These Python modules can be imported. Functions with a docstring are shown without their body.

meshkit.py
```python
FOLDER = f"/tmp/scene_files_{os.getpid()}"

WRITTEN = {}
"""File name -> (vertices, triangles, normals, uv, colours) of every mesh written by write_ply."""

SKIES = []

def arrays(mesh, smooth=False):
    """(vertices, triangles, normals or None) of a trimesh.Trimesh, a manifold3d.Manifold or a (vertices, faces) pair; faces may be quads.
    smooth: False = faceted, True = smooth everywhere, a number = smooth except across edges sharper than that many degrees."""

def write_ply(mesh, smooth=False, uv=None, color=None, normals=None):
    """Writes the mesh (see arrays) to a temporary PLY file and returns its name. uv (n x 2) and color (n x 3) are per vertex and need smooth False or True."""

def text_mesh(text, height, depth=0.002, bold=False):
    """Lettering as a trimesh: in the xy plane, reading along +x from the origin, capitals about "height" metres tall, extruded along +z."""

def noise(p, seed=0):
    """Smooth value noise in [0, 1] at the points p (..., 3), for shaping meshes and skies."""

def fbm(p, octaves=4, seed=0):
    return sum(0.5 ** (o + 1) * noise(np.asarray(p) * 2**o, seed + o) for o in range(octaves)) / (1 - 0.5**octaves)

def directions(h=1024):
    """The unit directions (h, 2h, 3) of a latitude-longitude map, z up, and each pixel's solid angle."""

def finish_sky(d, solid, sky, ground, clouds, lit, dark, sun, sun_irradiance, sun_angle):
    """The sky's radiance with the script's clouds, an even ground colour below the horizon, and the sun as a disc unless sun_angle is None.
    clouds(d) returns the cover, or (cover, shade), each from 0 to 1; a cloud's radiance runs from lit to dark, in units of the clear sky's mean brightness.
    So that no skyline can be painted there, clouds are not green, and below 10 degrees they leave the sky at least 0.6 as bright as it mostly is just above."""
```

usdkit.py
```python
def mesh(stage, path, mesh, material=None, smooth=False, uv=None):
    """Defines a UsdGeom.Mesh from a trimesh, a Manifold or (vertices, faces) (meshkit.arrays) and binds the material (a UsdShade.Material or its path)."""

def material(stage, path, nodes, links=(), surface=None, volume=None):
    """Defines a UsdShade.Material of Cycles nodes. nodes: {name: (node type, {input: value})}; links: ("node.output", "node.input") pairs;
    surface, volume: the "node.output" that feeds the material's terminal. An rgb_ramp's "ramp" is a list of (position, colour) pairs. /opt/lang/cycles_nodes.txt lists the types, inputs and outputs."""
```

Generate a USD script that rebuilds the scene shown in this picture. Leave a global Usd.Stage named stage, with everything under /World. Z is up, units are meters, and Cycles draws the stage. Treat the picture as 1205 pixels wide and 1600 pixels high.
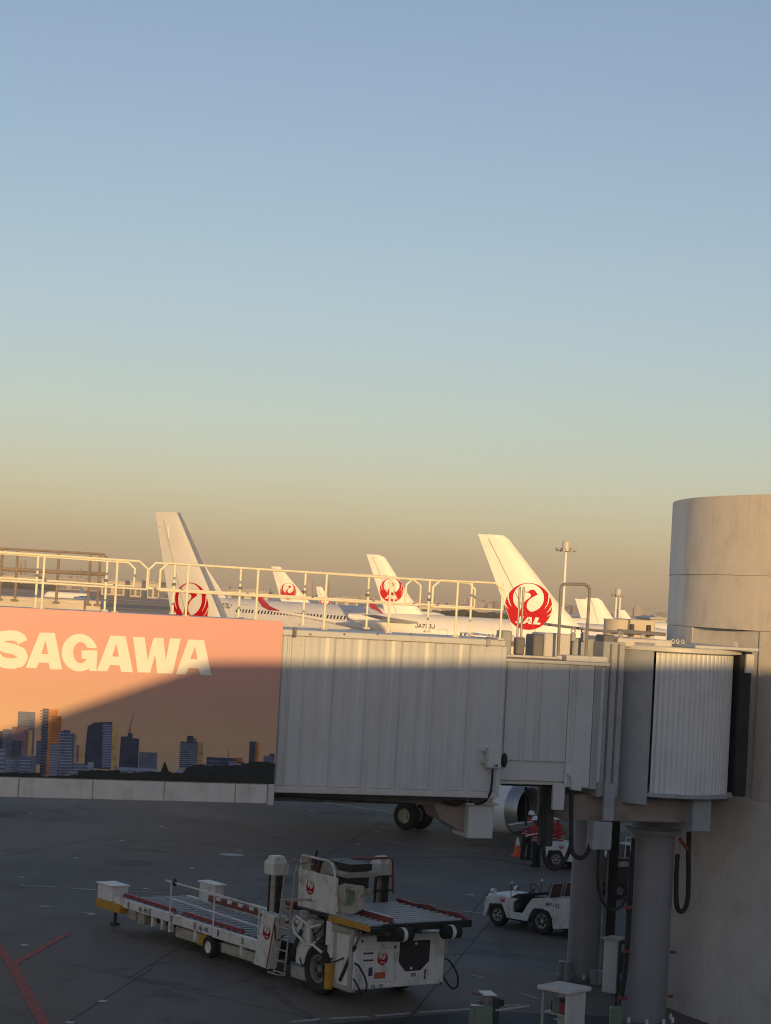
import math, random, numpy as np, trimesh, usdkit, meshkit, manifold3d as m3
from shapely.geometry import Polygon, LineString, Point, box as sbox
from shapely.ops import unary_union
from shapely import affinity
from pxr import Usd, UsdGeom, UsdLux, UsdShade, Gf, Sdf, Vt
random.seed(7); rng = np.random.default_rng(7)
stage = Usd.Stage.CreateInMemory()
UsdGeom.SetStageUpAxis(stage, UsdGeom.Tokens.z); UsdGeom.SetStageMetersPerUnit(stage, 1)
UsdGeom.Xform.Define(stage, '/World'); stage.SetDefaultPrim(stage.GetPrimAtPath('/World'))
UsdGeom.Scope.Define(stage, '/World/Looks')

# ---------------------------------------------------------------- camera, sky, sun, exposure
FOC = 3300.0; ROLL = math.radians(3.2); EYE = np.array([0, 0, 9.2])
PITCH = math.atan(134 * math.cos(ROLL) / FOC)
FW = np.array([0, math.cos(PITCH), math.sin(PITCH)]); R0 = np.array([1., 0, 0]); U0 = np.array([0, -math.sin(PITCH), math.cos(PITCH)])
EXPOSURE = 0.52
cam = UsdGeom.Camera.Define(stage, '/World/camera')
RT = R0 * math.cos(ROLL) + U0 * math.sin(ROLL); UPV = -R0 * math.sin(ROLL) + U0 * math.cos(ROLL)
cam.AddTransformOp().Set(Gf.Matrix4d(*RT, 0, *UPV, 0, *(-FW), 0, *EYE, 1))
cam.CreateHorizontalApertureAttr(36.0); cam.CreateVerticalApertureAttr(36.0 * 1600 / 1205); cam.CreateFocalLengthAttr(36.0 * FOC / 1205)
cam.CreateClippingRangeAttr(Gf.Vec2f(0.5, 40000)); cam.CreateExposureAttr(EXPOSURE)

SUN_AZ, SUN_EL = math.radians(8), math.radians(6.5)     # right of straight behind the camera
TOSUN = np.array([math.sin(SUN_AZ) * math.cos(SUN_EL), -math.cos(SUN_AZ) * math.cos(SUN_EL), math.sin(SUN_EL)])
SKY_STRENGTH = 0.11
SUN_INTENSITY = 0.74
HAZE = 0.00017
dome = UsdLux.DomeLight.Define(stage, '/World/sky'); dome.CreateIntensityAttr(1.0)
dome.GetPrim().SetCustomDataByKey('kind', 'structure')
skym = usdkit.material(stage, '/World/Looks/sky_look', {
    's': ('sky_texture', dict(sky_type='single_scattering', sun_disc=False, sun_elevation=SUN_EL, sun_rotation=math.atan2(TOSUN[0], TOSUN[1]), altitude=20.0, air_density=0.95, aerosol_density=0.7, ozone_density=2.0)),
    'wb': ('mix', dict(mix_type='multiply', fac=1.0, color2=(1.045, .948, .965))),     # the camera's white balance
    'de': ('hsv', dict(hue=.5, saturation=.92, value=1.0, fac=1.0)),
    'b': ('background_shader', dict(strength=SKY_STRENGTH))}, [('s.color', 'wb.color1'), ('wb.color', 'de.color'), ('de.color', 'b.color')], surface='b.background')
UsdShade.MaterialBindingAPI.Apply(dome.GetPrim()).Bind(skym)
sun = UsdLux.DistantLight.Define(stage, '/World/sun'); sun.CreateIntensityAttr(SUN_INTENSITY); sun.CreateAngleAttr(0.4); sun.CreateNormalizeAttr(True)
sun.CreateColorAttr(Gf.Vec3f(1.0, 0.62, 0.235))
z_ = TOSUN; x_ = np.cross([0, 0, 1], z_); x_ /= np.linalg.norm(x_); y_ = np.cross(z_, x_)
sun.AddTransformOp().Set(Gf.Matrix4d(*x_, 0, *y_, 0, *z_, 0, 0, 0, 60, 1))

# ---------------------------------------------------------------- measuring: a sight line of the photograph met with a plane that stands in the scene
def ray(x, y):
    u, v = (x - 602.5) / FOC, (y - 800) / FOC
    return (u * math.cos(ROLL) + v * math.sin(ROLL)) * R0 + (u * math.sin(ROLL) - v * math.cos(ROLL)) * U0 + FW
def at(x, y, Y):
    d = ray(x, y); return EYE + d * (Y / d[1])
def gr(x, y, z=0.0):
    d = ray(x, y); return EYE + d * ((z - EYE[2]) / d[2])
class Fr:
    """A thing's own frame: place on the ground and turn about z."""
    def __init__(s, loc, deg): s.o = np.array(loc, float); s.deg = deg; a = math.radians(deg); s.R = np.array([[math.cos(a), math.sin(a), 0], [-math.sin(a), math.cos(a), 0], [0, 0, 1]])
    def loc(s, p): return s.R @ (np.asarray(p, float) - s.o)
    def px(s, x, y, ax, val):
        e = s.loc(EYE); d = s.R @ ray(x, y); k = 'xyz'.index(ax); t = (val - e[k]) / d[k]; return e + d * t

# ---------------------------------------------------------------- prims
used = {}
def uniq(parent, name):
    k = (parent, name); n = used.get(k, 0); used[k] = n + 1
    return f'{parent}/{name}' + (f'_{n:03d}' if n else '')
def tag(prim, label=None, cat=None, group=None, kind=None):
    for k, v in (('label', label), ('category', cat), ('group', group), ('kind', kind)):
        if v: prim.SetCustomDataByKey(k, v)
    return prim
class Thing:
    def __init__(s, name, label=None, cat=None, fr=None, group=None, kind=None):
        s.fr = fr or Fr((0, 0, 0), 0); s.path = uniq('/World', name)
        x = UsdGeom.Xform.Define(stage, s.path); x.AddTranslateOp().Set(Gf.Vec3d(*map(float, s.fr.o))); x.AddRotateZOp().Set(float(s.fr.deg))
        s.prim = x.GetPrim(); tag(s.prim, label, cat, group, kind)
    def part(s, name, g, mat, parent=None, label=None, smooth=30, kind=None):
        p = uniq((parent or s.path), name)
        m = usdkit.mesh(stage, p, g.get() if isinstance(g, G) else g, M[mat] if isinstance(mat, str) else mat, smooth=smooth)
        tag(m.GetPrim(), label, None, None, kind)
        return p
def copy_of(src, loc, deg, label, cat, group=None):
    p = uniq('/World', src.path.split('/')[-1])
    x = UsdGeom.Xform.Define(stage, p); x.GetPrim().GetReferences().AddInternalReference(src.path)
    x.ClearXformOpOrder(); x.AddTranslateOp().Set(Gf.Vec3d(*map(float, loc))); x.AddRotateZOp().Set(float(deg)); x.GetPrim().SetInstanceable(True)
    tag(x.GetPrim(), label, cat, group); return x
def solo(name, g, mat, label=None, cat=None, group=None, kind=None, smooth=30):
    p = uniq('/World', name); m = usdkit.mesh(stage, p, g.get() if isinstance(g, G) else g, M[mat] if isinstance(mat, str) else mat, smooth=smooth)
    tag(m.GetPrim(), label, cat, group, kind); return p

# ---------------------------------------------------------------- shapes
_c = np.array([[i, j, k] for i in (-1, 1) for j in (-1, 1) for k in (-1, 1)], float)
_hv = np.array([c * (np.array([1, 1, 1]) - (np.arange(3) != a) * 0.25) for c in _c for a in range(3)])
_ch = trimesh.convex.convex_hull(_hv); 
_HSIGN = np.sign(_ch.vertices); _HFULL = np.abs(_ch.vertices) > 0.99; _HF = np.array(_ch.faces)
class G:
    def __init__(s): s.V = []; s.F = []; s.n = 0
    def add(s, v, f):
        v = np.asarray(v, float); f = np.asarray(f, int)
        if f.shape[1] == 4: f = np.vstack([f[:, [0, 1, 2]], f[:, [0, 2, 3]]])
        s.V.append(v); s.F.append(f + s.n); s.n += len(v); return s
    def get(s): return (np.vstack(s.V), np.vstack(s.F))
    def box(s, x0, x1, y0, y1, z0, z1, ch=0.012, M4=None):
        c = np.array([x0 + x1, y0 + y1, z0 + z1]) / 2; h = np.abs(np.array([x1 - x0, y1 - y0, z1 - z0])) / 2
        ch = min(ch, *(h * 0.45)); v = _HSIGN * np.where(_HFULL, h, h - ch)
        if M4 is not None: v = v @ M4.T
        return s.add(v + c, _HF)
    def bar(s, p, q, w, h=None, up=(0, 0, 1), ch=0.006):
        """A square bar from p to q."""
        p, q = np.asarray(p, float), np.asarray(q, float); h = h or w; a = q - p; L = np.linalg.norm(a); a /= L
        b = np.cross(up, a); b = b / np.linalg.norm(b) if np.linalg.norm(b) > 1e-6 else np.array([1., 0, 0]); c = np.cross(a, b)
        hh = np.array([L, w, h]) / 2; k = min(ch, *(hh * .45)); v = _HSIGN * np.where(_HFULL, hh, hh - k)
        return s.add(v @ np.array([a, b, c]) + (p + q) / 2, _HF)
    def tube(s, pts, r, n=8, cap=True):
        P = np.asarray(pts, float); m = len(P); T = np.gradient(P, axis=0) if m > 2 else np.repeat([P[1] - P[0]], 2, 0)
        for i in range(1, m - 1):
            a = P[i] - P[i - 1]; b = P[i + 1] - P[i]; T[i] = a / np.linalg.norm(a) + b / np.linalg.norm(b)
        T = T / np.linalg.norm(T, axis=1)[:, None]; r = np.broadcast_to(r, m)
        u = np.cross(T[0], [0, 0, 1.]); u = u if np.linalg.norm(u) > .1 else np.cross(T[0], [1., 0, 0]); V = []
        for i in range(m):
            u = u - T[i] * (u @ T[i]); u /= np.linalg.norm(u); w = np.cross(T[i], u)
            k = 1.0
            if 0 < i < m - 1:
                a = P[i] - P[i - 1]; a /= np.linalg.norm(a); k = 1 / max(.5, a @ T[i])
            for j in range(n):
                t = 2 * math.pi * j / n; V.append(P[i] + r[i] * (u * math.cos(t) + w * math.sin(t)))
        F = [[i * n + j, i * n + (j + 1) % n, (i + 1) * n + (j + 1) % n, (i + 1) * n + j] for i in range(m - 1) for j in range(n)]
        s.add(V, F)
        if cap:
            V = np.array(V)
            for e, o in ((0, 1), (m - 1, 0)):
                rng_ = V[e * n:(e + 1) * n]; f = [[0, (j + 1) % n + 1, j + 1] if o else [0, j + 1, (j + 1) % n + 1] for j in range(n)]
                s.add(np.vstack([[P[e]], rng_]), f)
        return s
    def cyl(s, p, q, r0, r1=None, n=20): return s.tube([p, q], [r0, r0 if r1 is None else r1], n)
    def lathe(s, prof, o=(0, 0, 0), ax=(0, 0, 1), n=32, a0=0., a1=2 * math.pi, u=None):
        """prof: (radius, height) along the axis."""
        ax = np.asarray(ax, float); ax /= np.linalg.norm(ax)
        if u is None: u = np.cross(ax, [0, 0, 1.]); u = u if np.linalg.norm(u) > .1 else np.array([1., 0, 0])
        u = np.asarray(u, float); u /= np.linalg.norm(u); w = np.cross(ax, u); full = abs(a1 - a0 - 2 * math.pi) < 1e-6; m = n if full else n + 1
        th = a0 + (a1 - a0) * np.arange(m) / n; V = np.array([np.asarray(o) + ax * h + r * (u * math.cos(t) + w * math.sin(t)) for r, h in prof for t in th])
        F = [[i * m + j, i * m + (j + 1) % m, (i + 1) * m + (j + 1) % m, (i + 1) * m + j] for i in range(len(prof) - 1) for j in range(m if full else m - 1)]
        return s.add(V, F)
    def prism(s, poly, o, a, b, c, t):
        """A polygon in the directions a, b from o, given the thickness t along c."""
        poly = poly if hasattr(poly, 'geoms') or isinstance(poly, Polygon) else Polygon(poly)
        for g in getattr(poly, 'geoms', [poly]):
            if g.area < 1e-7: continue
            m = trimesh.creation.extrude_polygon(g.buffer(0), 1.0, engine='earcut')
            v = m.vertices; s.add(np.asarray(o) + v[:, :1] * np.asarray(a, float) + v[:, 1:2] * np.asarray(b, float) + v[:, 2:] * np.asarray(c, float) * t, m.faces)
        return s
    def sheet(s, poly, fn, size=None):
        """A flat polygon's triangles laid out by fn(xy) -> points."""
        for g in getattr(poly, 'geoms', [poly]):
            v, f = trimesh.creation.triangulate_polygon(g, engine='earcut')
            if size:
                v3, f = trimesh.remesh.subdivide_to_size(np.c_[v, np.zeros(len(v))], f, size); v = v3[:, :2]
            s.add(fn(np.asarray(v)), f)
        return s
    def ball(s, c, r, sub=2, sc=(1, 1, 1)):
        m = trimesh.creation.icosphere(sub, 1.0); return s.add(m.vertices * np.asarray(sc) * r + np.asarray(c), m.faces)
    def text(s, txt, h, o, a, b, depth=.004, bold=True):
        m = meshkit.text_mesh(txt, h, depth, bold); c = np.cross(a, b); v = m.vertices
        return s.add(np.asarray(o) + v[:, :1] * np.asarray(a, float) + v[:, 1:2] * np.asarray(b, float) + v[:, 2:] * c, m.faces)
X, Y, Z = np.eye(3)
def arc_pts(c, r, a0, a1, n, u, w): return [np.asarray(c) + r * (np.asarray(u) * math.cos(t) + np.asarray(w) * math.sin(t)) for t in np.linspace(a0, a1, n)]
def smooth_path(pts, k=6):
    P = np.asarray(pts, float); P = np.vstack([2 * P[0] - P[1], P, 2 * P[-1] - P[-2]]); out = []
    for i in range(1, len(P) - 2):
        for t in np.arange(k) / k:
            a, b, c, d = P[i - 1:i + 3]; out.append(.5 * (2 * b + (c - a) * t + (2 * a - 5 * b + 4 * c - d) * t * t + (3 * b - a - 3 * c + d) * t ** 3))
    return out + [P[-2]]

# ---------------------------------------------------------------- materials
M = {}
def mat(name, col, rough=.5, metal=0., var=.12, scale=3., bump=0., bscale=60., stain=None, spec=.5, coat=0., drough=0., streak=0.):
    n = {'tc': ('texture_coordinate', {}), 'n1': ('noise_texture', dict(scale=scale, detail=5., roughness=.6)), 'p': ('principled_bsdf', dict(roughness=rough, metallic=metal, specular_ior_level=spec, coat_weight=coat, diffuse_roughness=drough))}
    c = np.array(col, float); d = np.array(stain if stain is not None else c * (1 - 2.2 * var)); e = np.clip(c * (1 + var), 0, .95)
    n['r'] = ('rgb_ramp', dict(ramp=[(0.28, tuple(d)), (.46, tuple(c)), (.72, tuple(e))]))
    l = [('tc.object', 'n1.vector'), ('n1.fac', 'r.fac'), ('r.color', 'p.base_color')]
    if streak:   # rain streaks: noise stretched along z
        n['mp'] = ('mapping', dict(scale=(5., 5., .25))); n['n2'] = ('noise_texture', dict(scale=1.6, detail=6., roughness=.65)); n['sr'] = ('rgb_ramp', dict(ramp=[(.30, (1 - streak * .8, 1 - streak, 1 - streak * 1.2)), (.47, (1., 1., 1.))]))
        n['mm'] = ('mix', dict(mix_type='multiply', fac=1.)); l = l[:-1] + [('tc.object', 'mp.vector'), ('mp.vector', 'n2.vector'), ('n2.fac', 'sr.fac'), ('r.color', 'mm.color1'), ('sr.color', 'mm.color2'), ('mm.color', 'p.base_color')]
    if bump:
        n['nb'] = ('noise_texture', dict(scale=bscale, detail=4.)); n['b'] = ('bump', dict(strength=bump, distance=.01)); l += [('tc.object', 'nb.vector'), ('nb.fac', 'b.height'), ('b.normal', 'p.normal')]
    M[name] = usdkit.material(stage, f'/World/Looks/{name}', n, l, surface='p.BSDF')
mat('white_paint', (.72, .72, .70), .42, var=.06, scale=3.2, streak=.22, stain=(.42, .38, .32))
mat('aircraft_white', (.73, .72, .70), .42, var=.035, scale=.5, spec=.35)
mat('cowl_white', (.80, .80, .80), .22, var=.02, scale=.6, coat=.5)
mat('aircraft_grey', (.50, .51, .52), .35, var=.04, scale=.6)
mat('metal_edge', (.42, .42, .43), .42, metal=.8, var=.05)
mat('bridge_panel', (.475, .495, .515), .42, var=.05, scale=.9, streak=.12)
mat('bridge_trim', (.50, .49, .475), .45, var=.07, scale=2., streak=.08)
mat('bridge_grey', (.29, .31, .335), .5, var=.09, scale=2., streak=.15)
mat('bridge_dark', (.13, .13, .14), .55, var=.15, scale=3.)
mat('curtain_grey', (.56, .58, .60), .4, var=.04, scale=1.5, streak=.10)
mat('rail_cream', (.80, .74, .56), .35, var=.06, scale=5.)
mat('rail_grey', (.26, .25, .24), .4, metal=.4, var=.08)
mat('brown_steel', (.24, .19, .155), .55, var=.15)
mat('beige_wall', (.50, .45, .38), .6, var=.08, scale=1.)
mat('hopper_brown', (.24, .20, .18), .6, var=.12)
mat('rubber', (.022, .022, .024), .75, var=.2)
mat('tyre', (.025, .025, .026), .8, var=.2, bump=.3, bscale=40.)
mat('red_paint', (.25, .035, .04), .45, var=.1)
mat('red_rust', (.22, .055, .045), .55, var=.25, scale=6.)
mat('emblem_red', (.46, .004, .010), .6, var=.02, spec=.15)
mat('decal_dark', (.05, .05, .06), .5, var=.05)
mat('decal_grey', (.26, .26, .27), .5, var=.05)
mat('decal_white', (.75, .74, .72), .5, var=.03)
mat('decal_orange', (.5, .11, .05), .5, var=.05)
mat('decal_purple', (.07, .05, .12), .5, var=.05)
mat('window_dark', (.035, .03, .03), .15, var=.02)
mat('glass_blue', (.16, .19, .22), .12, var=.05)
mat('yellow_paint', (.50, .26, .03), .5, var=.18, scale=5.)
mat('roller_steel', (.50, .52, .54), .36, metal=.35, var=.12, scale=8.)
mat('deck_dark', (.018, .018, .02), .6, var=.2)
mat('machine_dark', (.035, .034, .036), .55, var=.25, scale=6.)
mat('machine_grey', (.20, .19, .18), .5, var=.2, scale=5.)
mat('cream_metal', (.40, .38, .33), .5, var=.12, scale=5., streak=.25, stain=(.20, .14, .10))
mat('chrome', (.7, .7, .7), .12, metal=1., var=.02)
mat('seat_maroon', (.10, .035, .03), .6, var=.1)
mat('column_grey', (.25, .25, .27), .42, var=.06, scale=1.5, streak=.1)
mat('concrete', (.53, .505, .47), .85, var=.07, scale=1.6, bump=.35, bscale=25., drough=.9, streak=.13)
mat('concrete_light', (.60, .585, .56), .85, var=.08, scale=2.5, bump=.3, bscale=30., streak=.16)
mat('joint_dark', (.03, .03, .032), .8, var=.1)
mat('line_white', (.42, .42, .42), .7, var=.22, scale=6.)
mat('line_red', (.30, .055, .045), .7, var=.25, scale=4.)
mat('skin', (.48, .31, .23), .55, var=.05)
mat('jacket_red', (.36, .03, .03), .7, var=.15, scale=12.)
mat('trousers_navy', (.018, .02, .03), .75, var=.2, scale=12.)
mat('helmet_white', (.72, .73, .74), .3, var=.03)
mat('hair_black', (.015, .013, .012), .6, var=.1)
mat('reflective', (.50, .48, .46), .4, var=.05)
mat('cone_orange', (.75, .11, .03), .5, var=.08)
mat('green_box', (.16, .22, .15), .55, var=.1)
mat('tail_blue', (.03, .10, .30), .35, var=.04)
mat('winglet_red', (.55, .05, .07), .35, var=.06)
# ---------------------------------------------------------------- ground
def asphalt():
    n = {'tc': ('texture_coordinate', {}), 'big': ('noise_texture', dict(scale=.055, detail=6., roughness=.62, distortion=.6)), 'mid': ('noise_texture', dict(scale=.45, detail=7., roughness=.65)), 'fine': ('noise_texture', dict(scale=26., detail=4., roughness=.75)),
         'mp': ('mapping', dict(scale=(.35, .04, 1.), rotation=(0., 0., .6))), 'trk': ('noise_texture', dict(scale=2.2, detail=5., roughness=.6)),
         'rb': ('rgb_ramp', dict(ramp=[(.30, (.098, .088, .080)), (.47, (.130, .115, .102)), (.60, (.170, .147, .122)), (.75, (.20, .168, .135))])),
         'rm': ('rgb_ramp', dict(ramp=[(.30, (.66, .66, .68)), (.5, (1., 1., 1.)), (.72, (1.22, 1.2, 1.16))])), 'rf': ('rgb_ramp', dict(ramp=[(.32, (.62, .62, .62)), (.5, (1., 1., 1.)), (.70, (1.5, 1.5, 1.5))])),
         'rt': ('rgb_ramp', dict(ramp=[(.30, (.70, .70, .71)), (.46, (1., 1., 1.))])),
         'm1': ('mix', dict(mix_type='multiply', fac=1.)), 'm2': ('mix', dict(mix_type='multiply', fac=1.)), 'm3': ('mix', dict(mix_type='multiply', fac=.8)), 'oil': ('noise_texture', dict(scale=.16, detail=8., roughness=.7, distortion=1.2)), 'ro': ('rgb_ramp', dict(ramp=[(.36, (.42, .41, .41)), (.43, (1., 1., 1.)), (.62, (1., 1., 1.)), (.70, (1.18, 1.13, 1.02))])), 'm4': ('mix', dict(mix_type='multiply', fac=.85)), 'spk': ('voronoi_texture', dict(scale=1.1)), 'rs': ('rgb_ramp', dict(ramp=[(.02, (.45, .44, .43)), (.06, (1., 1., 1.))])), 'm5': ('mix', dict(mix_type='multiply', fac=.8)),
         'rr': ('map_range', dict(from_min=.3, from_max=.7, to_min=.55, to_max=.8)), 'b': ('bump', dict(strength=.5, distance=.02)), 'p': ('principled_bsdf', dict(specular_ior_level=.35))}
    l = [('tc.object', 'big.vector'), ('tc.object', 'mid.vector'), ('tc.object', 'fine.vector'), ('tc.object', 'mp.vector'), ('mp.vector', 'trk.vector'), ('big.fac', 'rb.fac'), ('mid.fac', 'rm.fac'), ('fine.fac', 'rf.fac'), ('trk.fac', 'rt.fac'),
         ('rb.color', 'm1.color1'), ('rm.color', 'm1.color2'), ('m1.color', 'm2.color1'), ('rf.color', 'm2.color2'), ('m2.color', 'm3.color1'), ('rt.color', 'm3.color2'), ('tc.object', 'oil.vector'), ('oil.fac', 'ro.fac'), ('m3.color', 'm4.color1'), ('ro.color', 'm4.color2'), ('tc.object', 'spk.vector'), ('spk.distance', 'rs.fac'), ('m4.color', 'm5.color1'), ('rs.color', 'm5.color2'), ('m5.color', 'p.base_color'), ('mid.fac', 'rr.value'), ('rr.result', 'p.roughness'), ('fine.fac', 'b.height'), ('b.normal', 'p.normal')]
    M['asphalt'] = usdkit.material(stage, '/World/Looks/asphalt', n, l, surface='p.BSDF')
asphalt()
M['tyre_mark'] = usdkit.material(stage, '/World/Looks/tyre_mark', {'tc': ('texture_coordinate', {}), 'n': ('noise_texture', dict(scale=.9, detail=6., roughness=.7)), 'r': ('rgb_ramp', dict(ramp=[(.42, (0., 0., 0.)), (.68, (.55, .55, .55))])), 'd': ('principled_bsdf', dict(base_color=(.022, .022, .024), roughness=.7)), 't': ('transparent_bsdf', {}), 'm': ('mix_closure', {})},
    [('tc.object', 'n.vector'), ('n.fac', 'r.fac'), ('r.color', 'm.fac'), ('t.BSDF', 'm.closure1'), ('d.BSDF', 'm.closure2')], surface='m.closure')
mat('dark_asphalt', (.030, .031, .036), .7, var=.2, scale=2., bump=.4, bscale=30.)
mat('grass_far', (.34, .25, .15), .9, var=.2, scale=.02)
mat('taxiway', (.50, .43, .36), .85, var=.1, scale=.02)
mat('water_bay', (.06, .08, .10), .25, var=.05, scale=.01)
def quad(pts, z):
    g = G(); v = [(p[0], p[1], z) for p in pts]; g.add(v, [[0, 1, 2, 3]]); return g
def rect(x0, x1, y0, y1, z): return quad([(x0, y0), (x1, y0), (x1, y1), (x0, y1)], z)
solo('apron', rect(-6000, 6000, -300, 9000, 0), 'asphalt', kind='structure', smooth=False)
k = 0
for y0, y1, mt_ in ((270, 545, 'taxiway'), (640, 790, 'grass_far'), (905, 1080, 'grass_far'), (1120, 1180, 'taxiway'), (1230, 1560, 'grass_far'), (1640, 2350, 'grass_far')):
    solo('grass' if 'grass' in mt_ else 'taxiway', rect(-3000, 3000, y0, y1, .05), mt_, kind='structure', smooth=False)
solo('taxiway', rect(-3000, 3000, 560, 610, .05), 'taxiway', kind='structure', smooth=False)
solo('water', rect(-5500, 5500, 2400, 3300, .08), 'water_bay', kind='structure', smooth=False)

# painted markings and sealed joints of the apron
def stripe(p, q, w, z, name, mt_):
    p, q = np.array(p[:2]), np.array(q[:2]); d = (q - p) / np.linalg.norm(q - p); n = np.array([-d[1], d[0]]) * w / 2
    solo(name, quad([p - n, q - n, q + n, p + n], z), mt_, kind='structure', smooth=False)
def pstripe(a, b, w, name, mt_, z=.006): stripe(gr(*a), gr(*b), w, z, name, mt_)
pstripe((-30, 1445), (20, 1510), .26, 'red_line', 'line_red'); pstripe((18, 1507), (95, 1650), .26, 'red_line', 'line_red', .0065); pstripe((14, 1511), (105, 1459), .2, 'red_line', 'line_red', .007)
for a, b, w in [((30, 1383), (86, 1386), .13), ((112, 1388), (152, 1391), .13), ((160, 1391), (270, 1396), .07), ((436, 1243), (640, 1274), .16), ((60, 1416), (82, 1417), .1), ((718, 1423), (762, 1428), .10), ((1000, 1446), (1040, 1449), .1),
                 ((128, 1426), (150, 1428), .1), ((735, 1523), (760, 1529), .08), ((455, 1597), (500, 1593), .15), ((515, 1592), (577, 1589), .15), ((586, 1588), (642, 1583.5), .15), ((655, 1582.5), (735, 1577), .15), ((866, 1592), (880, 1597), .1), ((815, 1553), (842, 1561), .08), ((722, 1398), (770, 1402), .06)]:
    pstripe(a, b, w, 'white_line', 'line_white')
for x, y in [(116, 1253), (48, 1271), (252, 1292), (191, 1314), (118, 1341), (33, 1371), (70, 1417), (142, 1429), (38, 1477), (161, 1565), (109, 1598), (375, 1329), (300, 1357), (487, 1267), (592, 1300), (520, 1243), (736, 1398), (228, 1389), (560, 1320)]:
    p = gr(x, y); solo('ground_marker', rect(p[0] - .09, p[0] + .09, p[1] - .12, p[1] + .12, .009), 'line_white', kind='structure', smooth=False)
for a, b in [((200, 1530), (628, 1264)), ((40, 1640), (240, 1512)), ((640, 1590), (800, 1400)), ((-40, 1346), (330, 1278)), ((700, 1475), (770, 1385)), ((80, 1500), (700, 1640))]:
    pstripe(a, b, .035, 'pavement_joint', 'joint_dark', .003)
def sweep(pts, w, name, mt_, z):
    P = np.array([gr(*p)[:2] for p in pts]); P = np.array(smooth_path(np.c_[P, P[:, :1] * 0], 8))[:, :2]; t = np.gradient(P, axis=0); t /= np.linalg.norm(t, axis=1)[:, None]; n = np.c_[-t[:, 1], t[:, 0]] * w / 2
    k = len(P); g = G(); g.add(np.c_[np.vstack([P - n, P + n]), np.full(2 * k, z)], [[i, i + 1, k + i + 1, k + i] for i in range(k - 1)]); solo(name, g, mt_, kind='structure', smooth=False)
for i, (pts, w) in enumerate(([([(560, 1300), (640, 1316), (720, 1322), (800, 1316)]), .30], [[(600, 1318), (690, 1332), (780, 1330), (850, 1318)], .3], [[(-20, 1560), (160, 1520), (330, 1505), (470, 1580), (560, 1650)], .22], [[(640, 1500), (760, 1490), (870, 1520)], .22], [[(-20, 1330), (200, 1312), (420, 1330), (600, 1380)], .25])):
    sweep(pts, w, 'tyre_mark', 'tyre_mark', .0015 + i * .0003)
p = gr(362, 1336); g = G(); g.lathe([(0, .011), (.42, .011)], (p[0], p[1], 0), n=28); solo('round_marking', g, 'line_white', kind='structure', smooth=False)
a, b, c, d = gr(400, 1608), gr(760, 1582), gr(1100, 1588), gr(1100, 1720)
solo('service_road', quad([gr(360, 1720), d, c, b], .004) if False else quad([gr(380, 1612), gr(900, 1690), gr(1000, 1590), gr(745, 1580)], .004), 'dark_asphalt', kind='structure', smooth=False)

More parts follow.
